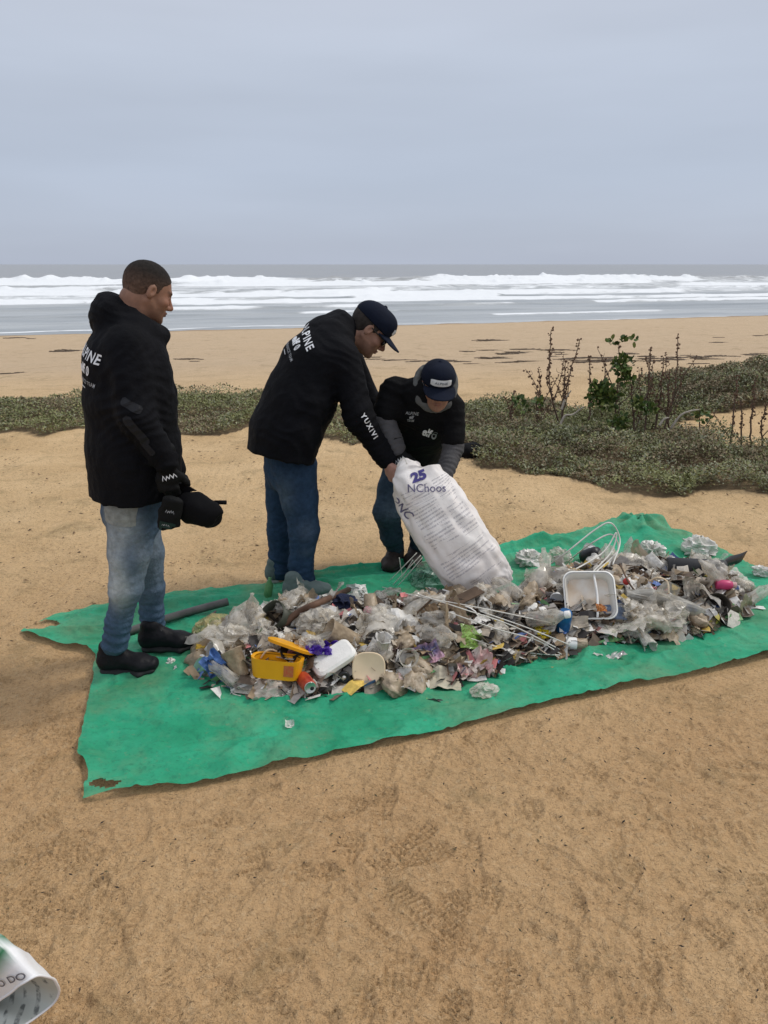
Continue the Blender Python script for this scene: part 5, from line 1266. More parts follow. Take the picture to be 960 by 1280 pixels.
# bundle of white straps slipping out of the sack's side
for i, (x0, y0, x1, y1) in enumerate(((486, 727, 521, 691), (491, 731, 526, 694), (497, 733, 528, 697), (500, 726, 516, 700), (503, 722, 499, 697))):
    cord('packing_strap', [(x0, y0, .05), ((x0+x1)/2, (y0+y1)/2, .15), (x1, y1, .22)], M_STRAP, .0027, 'white packing strap in the bundle beside the helper\'s shoe', 'strap', 'bundle of straps beside the shoe', n=10)
cord('loose_string', [(496, 583, 0, 3.74), (504, 572, 0, 3.76), (509, 580, 0, 3.73)], M_STRAP, .003, 'white string loop sticking out of the sack mouth', 'string', n=14)
# green netting ball with a clear round lid
nb_ = []
r = np.random.default_rng(871)
for k in range(60):
    c = np.clip(r.normal(0, 1, 3), -1.3, 1.3)*np.array([.105, .05, .022]); q = bez([c+np.clip(r.normal(0, .03, 3), -.04, .04) for _ in range(5)], 14); nb_.append(tube_vf(q, .0013, 4))
v, f = join_vf(nb_); solo('netting_tangle', (v, f), mat('green_netting', (.06, .24, .15), .5, .3), 545, 732, 'tangle of green fishing net under the sack', 'netting', (0, 0, 0), 1, .05)
solo('netting_film', puff(873, 26, 14, .5, .35), film('pale_green_film', (.25, .45, .36), .5), 545, 730, 'pale green see-through bag under the sack', 'plastic bag', (0, 0, .2), .34, .02)
solo('clear_lid', lathe([(0, .004), (.045, .004), (.05, .008), (.05, .014), (.056, .014), (.056, .010), (.052, 0), (.0, 0)], 24), M_CLEAR, 531, 723, 'round clear cup lid in the green netting', 'lid', align((-.1, -.8, .5)), .95, .05, True)
for i, (px, py) in enumerate(((586, 752), (600, 748), (612, 745), (578, 760))):
    solo('card_sheet', shell([ring(.22, .07, .004, 0), ring(.22, .07, .004, .006)], True, True), (M_BEIGE, M_BROWN, M_BEIGE, M_KRAFT)[i], px, py, ('flat beige board under the sack, top of its stack', 'flat brown board under the sack', 'narrow beige board nearest the sack end', 'flat dark board lowest under the sack')[i], 'cardboard', (R(-14+6*i), R(-10), R(18+5*i)), 1, .05)
solo('red_bits', puff(881, 12, 8, .6, .5), M_RED, 634, 748, 'crumpled red wrapper at the end of the sack', 'wrapper', (0, 0, 0), .06, .04)
v, f = crumple(883, 11, .8, .2, 4, .05); solo('green_film', (v, f), M_GRNF, 590, 808, 'lime green film triangle at the near edge of the heap', 'plastic film', (R(48), R(20), R(20)), .15, .04)
solo('patterned_cloth', crumple(885, 17, .8, .6, 7, .2), M_PINK, 590, 838, 'pink and white patterned cloth at the near tip of the heap', 'cloth', (R(25), 0, R(8)), .17, .03)
solo('patterned_cloth', crumple(886, 13, .8, .6, 7, .2), M_PINK, 610, 842, 'small pink dotted cloth beside the patterned one', 'cloth', (R(20), .3, R(50)), .09, .02)
solo('beige_paper', crumple(887, 11, .7, .45, 3, .04), mat('old_paper', (.50, .45, .34), .8, .12, 6), 553, 856, 'curled beige paper lying in front of the heap', 'paper', (R(24), R(6), R(4)), .16, .025)
solo('blue_wrapper', crumple(889, 13, .8, .5, 5, .1), mat('blue_pink_print', (.10, .20, .45), .5, .3, 14, c2=(.55, .30, .34)), 534, 826, 'blue and pink wrapper right of the clear cup mouth', 'wrapper', (R(45), R(-20), R(10)), .13, .03)
solo('paper_plate', crumple(890, 11, .9, .3, 4, .05), M_WHITE, 512, 788, 'pale torn card below the dark stick', 'cardboard', (R(40), R(8), R(15)), .16, .05)
solo('plastic_bag', puff(891, 22, 13, .45, .4), M_CLEAR, 605, 869, 'clear balled bag lying alone on the net in front', 'plastic bag', (0, 0, .3), .135, .022)
o = solo('film_strip', crumple(893, 9, .3, .2, 3, .05), mat('yellow_label', (.60, .48, .02), .5, .1), 532, 874, 'yellow scrap lying on the net near the beige paper', 'plastic scrap', (0, 0, R(-25)), .05, .008); solo('film_strip', crumple(894, 9, .3, .2, 3, .05), M_BLACK, 545, 877, 'black and silver scrap right of the yellow one', 'plastic scrap', (0, 0, R(-20)), .065, .008)
solo('plastic_shard', crumple(895, 7, .9, .6, 3), M_MILK, 362, 908, 'tiny pale plastic shard alone on the near net', 'plastic shard', (.6, 0, 0), .04, .012)
solo('orange_scrap', crumple(896, 7, .7, .1, 2, .03), mat('orange_plastic', (.60, .25, .02), .5, .2), 693, 835, 'small orange scrap on the bare net', 'plastic scrap', (0, 0, .2), .035, .006)
solo('white_shard', crumple(897, 7, .7, .3, 2, .03), M_WPL, 672, 839, 'tiny white shard left of the orange scrap', 'plastic shard', (0, 0, .2), .022, .006)
cord('black_wire', [(332, 834, .02), (352, 862, .03), (372, 876), (392, 872), (388, 880)], M_BLACK, .003, 'thin black wire curling in front of the red can', 'wire'); cord('black_wire', [(422, 872), (445, 866), (470, 860)], M_BARK, .003, 'dark thin stick lying on the net below the cream lid', 'stick')
# right heap
o = solo('blue_can', lathe([(0, 0), (.026, 0), (.031, .008), (.031, .095), (.025, .108), (0, .108)], 18, .12, 6), mat('blue_can_paint', (.015, .13, .34), .35, .35, 22, metal=.3), 703, 786, 'blue tin can standing in netting at the near side of the far heap', 'can', align((.05, -.15, 1)), 1.05, -.01, True)
o = solo('plastic_bottle', lathe([(0, 0), (.028, 0), (.032, .008), (.031, .05), (.033, .09), (.031, .13), (.014, .165), (.013, .18), (0, .18)], 18, .10, 9), M_DUSTY, 733, 812, 'crushed clear bottle with white label lying on the net', 'bottle', align((-1, .05, .04)), .85, .028, True)
part('label', lathe([(.0335, .06), (.0345, .07), (.0335, .12)], 18, .08, 9), M_WPL, o); part('cap', lathe([(.0155, .165), (.0155, .186), (0, .186)], 12), M_WPL, o)
o = solo('plastic_bottle', lathe([(0, 0), (.036, 0), (.040, .01), (.038, .08), (.040, .13), (.016, .18), (.016, .20), (0, .20)], 20, .10, 12), M_CLEAR, 660, 782, 'big clear crushed bottle lying across the white straps', 'bottle', align((.6, -.3, .25)), 1.0, .03, True); part('cap', lathe([(.018, .185), (.018, .207), (0, .207)], 12), M_WPL, o)
solo('yellow_scrap', crumple(901, 9, .8, .6, 5, .2), mat('yellow_film_print', (.58, .46, .02), .45, .3), 678, 794, 'torn bright yellow scrap left of the blue can', 'plastic scrap', (R(50), 0, .3), .09, .02)
tr_ = shell([ring(.235, .235, .045, .052), ring(.248, .248, .05, .050), ring(.248, .248, .05, .045), ring(.236, .236, .046, .046), ring(.20, .20, .036, .0), ring(.195, .195, .034, .005), ring(.228, .228, .044, .047)], False); tr_ = (np.concatenate([tr_[0]]), tr_[1])
o = solo('food_tray', tr_, mat('clear_white_tray', (.80, .79, .75), .3, .06, 5), 735, 756, 'pale two-compartment food tray propped up facing the viewer', 'food tray', align((-.10, -.70, .70), R(4)), 1.02, .035, True)
v, f = shell([ring(.197, .197, .035, .003), ring(.197, .197, .035, .005)], True, True); part('tray_floor', (v, f), mat('stained_tray', (.76, .74, .69), .35, .08, 6, c2=(.50, .33, .17)), o, False)
part('divider', tube_vf(bez([(.03, .11, .036), (.036, .0, .036), (.028, -.11, .036)], 8), .006, 6), M_WPL, o)
solo('food_residue', crumple(905, 9, .8, .3, 4), mat('orange_residue', (.40, .15, .04), .6, .3, 30), 750, 776, 'orange food leftovers in the tray corner', 'food', (R(35), 0, 0), .05, .07)
solo('white_shell', crumple(907, 11, .5, .3, 3, .05), M_WHITE, 742, 790, 'white edged rusty plate lying below the tray', 'plate', (R(15), 0, R(-8)), .22, .03); solo('rust_patch', crumple(908, 11, .5, .3, 4, .1), M_KRAFT, 752, 783, 'dark rotten food on the rusty plate', 'food', (R(20), 0, R(-8)), .13, .045)
solo('beige_card', crumple(909, 9, .8, .2, 3, .04), M_BEIGE, 718, 792, 'square beige card leaning below the tray', 'cardboard', (R(55), 0, R(-6)), .13, .04)
solo('grey_packet', crumple(910, 9, .6, .25, 3, .05), mat('blue_grey_print', (.14, .18, .26), .5, .3, 20), 767, 775, 'blue grey packet at the right foot of the tray', 'packet', (R(35), 0, R(-10)), .12, .04); solo('white_packet', crumple(911, 9, .5, .25, 3, .05), M_WPL, 778, 766, 'white torn packet right of the tray corner', 'packet', (R(20), 0, R(-30)), .12, .04)
solo('foil_curl', crumple(913, 11, .35, .5, 3, .06), M_MILK, 755, 822, 'twisted clear strip lying on the net below the bottle', 'plastic strip', (0, 0, R(-10)), .12, .015); solo('foil_curl', crumple(914, 9, .4, .5, 3, .06), M_FOIL, 770, 823, 'silvery curl on the net right of the twisted strip', 'foil', (0, 0, R(12)), .09, .012)
ww = lathe([(0, 0), (.04, .0), (.042, .03), (.046, .12), (.050, .24), (.042, .34), (.02, .40), (0, .40)], 26, .5, 14)
solo('plastic_sleeve', ww, film('grey_sleeve_film', (.44, .42, .37), .62, .4), 780, 752, 'long grey plastic sleeve lying right of the tray', 'plastic sleeve', align((1, -.12, -.16)), 1.0, .03); 
for i, (px, py, s, m_, lb) in enumerate(((872, 692, .25, M_MILK, 'whitish airy film bag at the back of the far heap'), (660, 706, .2, M_MILK, 'pale film bag just right of the sack'), (815, 696, .22, M_MILK, 'milky film bag behind the dark rubber roll'), (950, 722, .12, M_MILK, 'small white film bag near the right picture edge'), (912, 728, .11, M_MILK, 'white film bag beside the pink bottle'), (835, 782, .26, M_CLEAR, 'long clear film bag at the near foot of the far heap'), (790, 778, .2, M_CLEAR, 'clear film bag below the plastic sleeve'), (700, 703, .16, M_CLEAR, 'clear film bag under the strap loops'))):
    solo('film_bag', puff(920+i, 30, 18, .62, .45), m_, px, py, lb, 'plastic bag', (.1*i, .1, i*.8), s, .04)
o = solo('rubber_roll', lathe([(.0, .006), (.030, .0), (.036, .004), (.037, .25), (.033, .262), (.020, .262), (.018, .25), (0, .25)], 22, .05, 5), mat('dark_rubber', (.035, .035, .037), .6, .2, 14, .2), 832, 717, 'dark grey rubber tube lying on top of the far heap', 'tube', align((1, -.08, -.02)), 1.2, .05, True)
v = []; 
for k, t in enumerate(np.linspace(0, 1, 9)):
    p = P(892, 714, 3.93)*(1-t)+P(931, 693, 4.15)*t+np.array([0, 0, .012*math.sin(t*5)]); w2 = .008+.020*min(1, t*2.2); v += [p+np.array([.02*t, .5*w2, w2]), p-np.array([.02*t, .5*w2, w2])]
v = np.array(v); c0 = v.mean(0); f = np.array([[2*i, 2*i+1, 2*i+3, 2*i+2] for i in range(8)]); o = link('black_ribbon', mesh_np('black_ribbon', v-c0, f), M_BLACK); o.location = c0; tag(o, 'flat black webbing strip pointing up right from the rubber tube', 'strap')
sm = o.modifiers.new('thick', 'SOLIDIFY'); sm.thickness = .004
o = solo('pink_bottle', lathe([(0, 0), (.024, 0), (.028, .006), (.028, .07), (.02, .09), (.014, .092), (.014, .105), (0, .105)], 18, .06, 2), mat('magenta_plastic', (.52, .05, .15), .35, .2), 893, 737, 'magenta pink small bottle lying at the right end of the far heap', 'bottle', align((1, -.1, .0)), .95, .03, True); part('cap', lathe([(.017, .09), (.017, .112), (0, .112)], 12), M_PINK, o)
solo('white_strip', crumple(931, 9, .16, .08, 2, .02), M_WPL, 932, 762, 'narrow white strip lying on the net at the right', 'plastic strip', (0, 0, R(-4)), .20, .012); solo('white_strip', crumple(932, 9, .4, .3, 2, .04), M_WHITE, 912, 776, 'small white scrap below the narrow white strip', 'plastic scrap', (0, 0, R(20)), .08, .01)
solo('yellow_disc', lathe([(0, .008), (.04, .008), (.044, .004), (.044, 0), (0, 0)], 20), mat('dull_yellow_lid', (.42, .36, .06), .5, .2), 888, 775, 'dull yellow round lid at the near right of the far heap', 'lid', align((-.1, -.5, .8)), 1, .015, True)
solo('bottle_cap', lathe([(0, .018), (.015, .018), (.017, .015), (.017, 0)], 14), M_RED, 782, 741, 'small red bottle cap above the plastic sleeve', 'bottle cap', align((-.4, -.5, .5)), 1, .06, True)  # bottle cap on its own, no bottle attached
solo('black_bottle', lathe([(0, 0), (.032, 0), (.038, .02), (.038, .09), (.03, .11), (0, .112)], 16, .12, 7), M_BLACK, 728, 703, 'black squat bottle below the strap loops', 'bottle', align((.5, -.5, .45)), 1.1, .03, True); solo('white_bracket', crumple(935, 9, .5, .8, 5), M_WPL, 742, 700, 'white crumpled plastic beside the black bottle', 'plastic scrap', (R(50), .4, 0), .14, .05)
solo('dark_hole_bucket', lathe([(.05, 0), (.065, .10), (.060, .10), (.045, .004), (0, .004)], 20, .08, 7), mat('brown_black_plastic', (.03, .022, .016), .6, .3), 893, 757, 'dark brown broken pot with its mouth facing the viewer at the right', 'pot', align((-.2, -.8, .4)), .95, .0, True)
cord('pale_hose', [(812, 727, .05), (822, 722, .10), (834, 727, .09), (836, 742, .05)], M_CREAM, .005, 'pale bent hose loop in the far heap', 'hose'); cord('brown_branch', [(775, 705, .06), (786, 728, .08), (800, 746, .04)], M_BARK, .005, 'thin brown branch hanging down the far heap', 'branch')
cord('grey_pipe', [(160, 790, .025, None), (200, 776, .03, None), (240, 764, .035, None), (285, 752, .05, None)], mat('grey_rubber', (.11, .105, .10), .7, .3, 10), .021, 'grey rubber hose lying behind the standing man\'s feet', 'hose')
solo('burnt_rag', puff(941, 16, 10, .45, .5), mat('burnt_rag', (.05, .045, .05), .9, .4, 20), 793, 657, 'dark charred rag on the back corner of the net', 'rag', (0, 0, 0), .13, .035)
cord('flower_twig', [(262, 783, .03), (258, 774, .06), (270, 764, .07)], mat('purple_twig', (.10, .06, .07), .8, .3), .004, 'dry purplish twig at the back left of the heap', 'twig')

# ------------------------------------------------------------------ white woven sack being emptied
def build_sack():
    st = [(521, 581, 3.84, .028, .03), (518, 588, 3.82, .100, .055), (524, 602, 3.79, .148, .10), (537, 626, 3.77, .170, .13), (556, 656, 3.74, .184, .145), (576, 688, 3.71, .178, .14), (594, 713, 3.69, .164, .115), (607, 731, 3.68, .142, .07), (611, 738, 3.68, .128, .022)]
    c = np.array([P(a, b, y) for a, b, y, _, _ in st]); wd = np.array([q[3] for q in st]); dp = np.array([q[4] for q in st])
    n = 90; t = np.linspace(0, 1, n); k = np.linspace(0, 1, len(st)); cs = bez(c, 400); cs = np.stack([np.interp(t, np.linspace(0, 1, len(cs)), cs[:, i]) for i in range(3)], -1)
    wd = np.interp(t, k, wd); dp = np.interp(t, k, dp); T = np.gradient(cs, axis=0); T /= np.linalg.norm(T, axis=1)[:, None]
    m = 96; th = np.arange(m)*2*math.pi/m
    view = np.array([0, -.9, .3]); U = np.cross(T, view); U /= np.linalg.norm(U, axis=1)[:, None]; Nn = np.cross(U, T)
    ex = .8
    cx = np.sign(np.cos(th))*np.abs(np.cos(th))**ex; sx = np.sign(np.sin(th))*np.abs(np.sin(th))**ex
    V = cs[:, None]+U[:, None]*(wd[:, None]*cx[None])[..., None]+Nn[:, None]*(dp[:, None]*sx[None])[..., None]
    a, b = t[:, None]+0*th, (th/(2*math.pi))[None]+0*t[:, None]
    s1 = np.cos(th)[None]*wd[:, None]
    d = .021*(1-np.abs(fbm(s1*7, a*5, np.sin(th)[None]*1.5, 3, 951)))*1.6*(.35+1.3*np.abs(a-.45))-.012+.007*fbm(s1*20, a*14, np.sin(th)[None]*2, 3, 953)+.016*np.sin(s1*40+3*a)*np.exp(-(a/.16)**2)
    rad = U[:, None]*cx[None, :, None]+Nn[:, None]*sx[None, :, None]
    V = V+rad*d[..., None]
    # two pulled-up corners of the mouth
    for (px, py, Y, r_, h_) in ((489, 597, 3.76, .07, .05), (557, 590, 3.80, .08, .035)):
        q = P(px, py, Y); g = np.exp(-(((V-q)**2).sum(-1))/r_**2); V = V+(q-V)*(.6*g)[..., None]
    UV = np.stack([s1, a*.78, np.sin(th)[None]+0*a], -1).reshape(-1, 3)
    F = grid_faces(n, m); i = np.arange(n-1); F2 = np.stack([i*m+m-1, i*m, (i+1)*m, (i+1)*m+m-1], -1)[:, ::-1]
    F2 = np.stack([i*m+m-1, i*m, (i+1)*m, (i+1)*m+m-1], -1); F = np.stack([F[:, 0], F[:, 3], F[:, 2], F[:, 1]], -1)
    Vf = V.reshape(-1, 3); jj = np.arange(0, m, 2); F = np.concatenate([F, F2])
    Vf = np.concatenate([Vf, V[0].mean(0)[None], V[-1].mean(0)[None]]); UV = np.concatenate([UV, [[0, 0, -1]], [[0, .78, -1]]])
    c0, c1 = len(Vf)-2, len(Vf)-1
    F = np.concatenate([F, np.stack([np.full(len(jj), c0), jj, jj+1, (jj+2) % m], -1), np.stack([np.full(len(jj), c1), (n-1)*m+(jj+2) % m, (n-1)*m+jj+1, (n-1)*m+jj], -1)])
    m_, t_, b_ = nodes('woven_sack')
    uv = attr(t_, 'Uv').outputs['Vector']; sp_ = t_.nodes.new('ShaderNodeSeparateXYZ'); t_.links.new(uv, sp_.inputs[0]); u_, v_, f_ = sp_.outputs
    base_ = mixc(t_, rng(t_, noise(t_, 6, 4), .35, .7), (.76, .71, .67), (.84, .81, .78))
    base_ = mixc(t_, math2(t_, 'MULTIPLY', rng(t_, v_, .5, .78), rng(t_, noise(t_, 12, 5, .7), .40, .68, 0, .75)), base_, (.42, .35, .30))
    # fine print, too small to read: broken lines of type in two columns and a lower block
    def band(x, a, b): return math2(t_, 'MULTIPLY', math2(t_, 'GREATER_THAN', x, a), math2(t_, 'LESS_THAN', x, b))
    ln = math2(t_, 'GREATER_THAN', math2(t_, 'SINE', math2(t_, 'MULTIPLY', v_, 2*math.pi/.0125), 0), .15)
    mpn = t_.nodes.new('ShaderNodeMapping'); mpn.inputs['Scale'].default_value = (230, 80, 1); t_.links.new(uv, mpn.inputs[0])
    brk = math2(t_, 'GREATER_THAN', noise(t_, 1, 2, .5, mpn.outputs[0]), .44)
    mpl = t_.nodes.new('ShaderNodeMapping'); mpl.inputs['Scale'].default_value = (7, 80, 1); t_.links.new(uv, mpl.inputs[0]); brk2 = math2(t_, 'GREATER_THAN', noise(t_, 1, 1, .5, mpl.outputs[0]), .42)
    colA = math2(t_, 'MULTIPLY', band(u_, -.135, -.035), band(v_, .21, .44)); colB = math2(t_, 'MULTIPLY', band(u_, -.015, .115), band(v_, .21, .43))
    colC = math2(t_, 'MULTIPLY', band(u_, -.14, .12), band(v_, .46, .55)); colD = math2(t_, 'MULTIPLY', band(u_, -.12, .05), band(v_, .585, .605))
    bars = math2(t_, 'MULTIPLY', math2(t_, 'MULTIPLY', band(u_, -.02, .06), band(v_, .615, .655)), math2(t_, 'GREATER_THAN', math2(t_, 'SINE', math2(t_, 'MULTIPLY', u_, 900), 0), .2))
    blocks = math2(t_, 'MINIMUM', math2(t_, 'ADD', math2(t_, 'ADD', colA, colB), math2(t_, 'ADD', colC, colD)), 1)
    pr = math2(t_, 'MULTIPLY', math2(t_, 'MULTIPLY', blocks, ln), math2(t_, 'MULTIPLY', brk, brk2)); pr = math2(t_, 'MAXIMUM', pr, math2(t_, 'MULTIPLY', bars, .6))
    pr = math2(t_, 'MULTIPLY', pr, math2(t_, 'GREATER_THAN', f_, .05))
    t_.links.new(mixc(t_, math2(t_, 'MULTIPLY', pr, .42), base_, (.13, .12, .17)), b_.inputs['Base Color']); b_.inputs['Roughness'].default_value = .55; b_.inputs['Specular IOR Level'].default_value = .3
    b1 = bump(t_, None, noise(t_, 20, 4, .6), .3, .012); bump(t_, b_, noise(t_, 300, 2), .25, .001, b1)
    root = thing('sack', 'large white woven plastic sack with dark print, held tilted over the heap', 'sack', c[-1])
    o = wobj('sack_body', Vf, F, m_, root, uv=UV); o.name = 'woven_body'
    tv = bvh(Vf, F); ink = mat('purple_blue_ink', (.06, .05, .20), .6, .2, 60); ink2 = mat('dark_ink', (.13, .12, .20), .6, .2, 60)
    ax = -unit(c[5]-c[2]); Ux = unit(np.cross(view*-1, ax)); Ux = Ux if Ux[0] > 0 else -Ux; Wx = unit(np.cross(unit(view), Ux))
    def at2(px, py): return P(px, py, 3.62)
    d1 = unit(np.array([1, 0, .38])); w1 = unit(np.cross(unit(view), d1))
    decal('lettering', text2d('25', .06, 1.15), tv, at2(522, 595), d1, w1, .066, ink, o, .004, .9)
    decal('lettering', text2d('NChoos', .003, .95), tv, at2(534, 610), unit(np.array([1, 0, .02])), unit(np.cross(unit(view), np.array([1, 0, .02]))), .060, ink2, o, .004, .9)
    d3 = unit(np.array([.55, .0, -.6])); decal('lettering', text2d('ONC', .01, .95), tv, at2(505, 638), d3, unit(np.cross(unit(view), d3)), .058, ink2, o, .004, .9)
build_sack()

# ------------------------------------------------------------------ white sack lying at the lower left corner
def build_corner_sack():
    rim = bez([G(-22, 1262, .05), G(6, 1247, .14), G(38, 1229, .20), G(64, 1222, .17), G(73, 1236, .10), G(60, 1258, .05), G(32, 1283, .03), G(4, 1304, .02), G(-30, 1300, .01), G(-22, 1262, .05)], 72)[:-1]
    rim = rim+np.stack([fbm(rim[:, 0]*16, rim[:, 1]*16, 1, 2, 981)*.008, fbm(rim[:, 0]*16, rim[:, 1]*16, 4, 2, 982)*.008, fbm(rim[:, 0]*14, rim[:, 1]*14, 7, 2, 983)*.010], -1)
    cen = rim.mean(0); back = np.array([-.45, .12, .03]); m = len(rim); rings = []
    for t in np.linspace(0, 1, 14):
        k = 1+.30*math.sin(min(t*3, 1)*math.pi/2)-.1*t; q = cen+back*t+(rim-cen)*np.array([k*.8+.2, k, k*(1+.55*min(1, t*2.5))]); q[:, 2] = np.maximum(q[:, 2]*(1 if t < .1 else 1), base(q[:, 0], q[:, 1])+.008)
        q += (.026*(.4-np.abs(fbm(q[:, 0]*9, q[:, 1]*9, q[:, 2]*9, 3, 971))))[:, None]*np.array([.3, .3, 1])*min(1, t*6); rings.append(q)
    inner = []
    for t in np.linspace(0, 1, 10):
        q = cen+back*t*.85+(rim-cen)*(1-.03-.25*t); q += (.010*fbm(q[:, 0]*14, q[:, 1]*14, q[:, 2]*14, 2, 973))[:, None]*min(1, t*5); inner.append(q)
    lip = [cen+(rim-cen)*1.0+np.array([.003, 0, .002])]
    V, F = shell(rings, False, True)
    m_, t_, b_ = nodes('white_sack_plastic'); nn = noise(t_, 9, 4); g_ = attr(t_, 'Uv').outputs['Vector']; sp_ = t_.nodes.new('ShaderNodeSeparateXYZ'); t_.links.new(g_, sp_.inputs[0])
    t_.links.new(mixc(t_, sp_.outputs[0], mixc(t_, nn, (.74, .74, .74), (.82, .82, .82)), (.015, .16, .055)), b_.inputs['Base Color']); b_.inputs['Roughness'].default_value = .4; bump(t_, b_, noise(t_, 14, 4), .3, .01)
    gp = np.array([G(0, 1200, .26)]); d = np.linalg.norm((V-G(-12, 1200, .25))*np.array([1, .55, .8]), axis=1); uv = np.c_[sstep(.045, .035, d+.012*vn(V[:, 0]*30, V[:, 1]*30, 0)), 0*d, 0*d]
    root = thing('sack', 'open white sack with green patch and lettering at the lower left corner', 'sack', (cen[0], cen[1], 0))
    o = wobj('outer_skin', V, F, m_, root, uv=uv)
    V2, F2 = shell(inner, False, True)
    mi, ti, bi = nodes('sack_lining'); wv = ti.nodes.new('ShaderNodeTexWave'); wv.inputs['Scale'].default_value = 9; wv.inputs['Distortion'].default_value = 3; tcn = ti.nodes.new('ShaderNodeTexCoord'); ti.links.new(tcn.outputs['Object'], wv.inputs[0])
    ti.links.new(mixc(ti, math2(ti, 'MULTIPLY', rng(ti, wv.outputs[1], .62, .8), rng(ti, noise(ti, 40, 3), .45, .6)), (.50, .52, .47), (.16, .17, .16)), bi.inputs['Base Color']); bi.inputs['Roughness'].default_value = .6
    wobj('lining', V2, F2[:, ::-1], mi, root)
    k = len(rim); Vl = np.concatenate([rim*1, inner[0]]); i = np.arange(k); wobj('hem', *tube_vf(np.concatenate([rim, rim[:1]]), .0032, 6), m_, root, uv=np.zeros((len(tube_vf(np.concatenate([rim, rim[:1]]), .0032, 6)[0]), 3)))
    tv = bvh(V, F); vw = unit(np.array([.38, -.6, .69])); ink = mat('grey_ink', (.13, .13, .15), .6, .2, 60)
    for ch, px, py in (('O', 4, 1229), ('R', 14, 1226), ('O', 25, 1222), ('D', 40, 1216), ('O', 51, 1213)):
        pc = P(px, py, 1.36); vw = unit(np.array([0, 0, CAM_H])-pc); d1 = unit(P(px+10, py-3.4, 1.36)-pc); decal('lettering', text2d(ch, .012, 1.4), tv, pc, d1, np.cross(vw, d1), .021, ink, o, .004, .9)
build_corner_sack()
# ------------------------------------------------------------------ dry stalks and leafy plants on the dune
M_STALK = mat('dry_stalk', (.115, .075, .055), .85, .3, 30); M_PALE = mat('bleached_stem', (.42, .37, .31), .8, .2, 20); M_SEED = mat('seed_capsules', (.13, .075, .045), .85, .4, 60)
M_LEAF = mat('fresh_leaves', (0, 0, 0), .55, .15, attrcol=True, spec=.4)
def stalk(bpx, tpx, Y, label, branches=2, seeds=1.0, leafy=0, pale=False, seed=1, name='dry_plant', group='dry stalks on the dune', leafspots=()):
    r = np.random.default_rng(seed); b = P(*bpx, Y); b[2] = base(b[0], b[1])-.02; t = P(*tpx, Y+r.uniform(-.1, .1))
    root = thing(name, label, 'plant', b, group); H = np.linalg.norm(t-b)
    tubes = []; pods = []
    def stem(a, c, r0, r1, n=14, bow=.05):
        m = (a+c)/2+r.normal(0, bow, 3)*np.array([1, .6, .2])*H*.6; q = bez([a, m, c], n); q += np.c_[vn(q[:, 2]*17, seed, 1), vn(q[:, 2]*17, seed, 5), 0*q[:, 2]]*.007
        tubes.append(tube_vf(q, np.linspace(r0, r1, len(q)), 5)); return q
    def pod(q, d): 
        for i in range(2, len(q)):
            for _ in range(d):
                if r.random() < .75*seeds:
                    p = q[i]+r.normal(0, .012, 3); s = r.uniform(.008, .019); a = r.normal(0, 1, 3); a = unit(a); u = unit(np.cross(a, (0.3, .5, 1))); w_ = np.cross(a, u)
                    pods.append((np.array([p-a*s, p+u*s*.8, p+w_*s*.8, p-u*s*.8, p-w_*s*.8, p+a*s]), np.array([[0, 2, 1, 1], [0, 3, 2, 2], [0, 4, 3, 3], [0, 1, 4, 4], [5, 1, 2, 2], [5, 2, 3, 3], [5, 3, 4, 4], [5, 4, 1, 1]])))
    q = stem(b, t, .011, .004, 22, .04); pod(q[6:], 4)
    for k in range(branches):
        i = int(len(q)*r.uniform(.12, .5)); e = q[i]+np.array([r.uniform(-.22, .22), r.uniform(-.1, .1), H*r.uniform(.3, .6)]); s_ = stem(q[i], e, .006, .0025, 12, .06); pod(s_[3:], 2)
        for _ in range(2):
            i2 = r.integers(3, len(s_)); stem(s_[i2], s_[i2]+np.array([r.uniform(-.06, .06), r.uniform(-.04, .04), r.uniform(.02, .08)]), .003, .0015, 5)
    v, f = join_vf(tubes); wobj('stem', v, f, M_PALE if pale else M_STALK, root)
    if pods:
        V, F, k = [], [], 0
        for v_, f_ in pods: V.append(v_); F.append(f_[:, :3]+k); k += 6
        o = wobj('seed_pods', np.concatenate(V), np.concatenate(F), M_SEED, root, smooth=False); o['kind'] = 'stuff'
    if leafspots:
        V, C = [], []
        for (px, py, rad, n) in leafspots:
            c = P(px, py, Y-.02)
            for _ in range(n):
                d = r.normal(0, 1, 3); d = unit(d)*r.random()**.5; p = c+d*rad*np.array([1, .8, .9]); ln = r.uniform(.038, .066); o_ = unit(d+r.normal(0, .6, 3)+np.array([0, -.2, .3])); s_ = unit(np.cross(o_, r.normal(0, 1, 3))); nn = np.cross(o_, s_)
                V.append([p, p+o_*ln*.35+s_*ln*.36-nn*.004, p+o_*ln*.75+s_*ln*.28, p+o_*ln+nn*.006, p+o_*ln*.75-s_*ln*.28, p+o_*ln*.35-s_*ln*.36-nn*.004])
                C += [np.array(((.06, .105, .02), (.095, .145, .03), (.042, .075, .018), (.15, .18, .045))[r.integers(0, 4)])*r.uniform(.8, 1.3)]*6
        n = len(V); V = np.array(V).reshape(-1, 3); b6 = np.arange(n)[:, None]*6; F = np.concatenate([b6+np.array([[0, 1, 2, 3]]), b6+np.array([[0, 3, 4, 5]])])
        o = wobj('leaves', V, F, M_LEAF, root, smooth=False, col=np.array(C)); o['kind'] = 'stuff'
    return root
stalk((704, 512), (689, 412), 8.1, 'tall dry stalk with bead-like pods, leftmost of the tall ones', 2, seed=3)
stalk((700, 530), (725, 424), 7.9, 'dry forked stalk leaning right from a bleached stem', 2, seed=5)
stalk((703, 514), (707, 452), 8.0, 'thin short dry stalk between the two tall left stalks', 1, seed=7)
stalk((681, 498), (673, 462), 8.1, 'short seedy stalk left of the tall stalks', 2, seed=9)
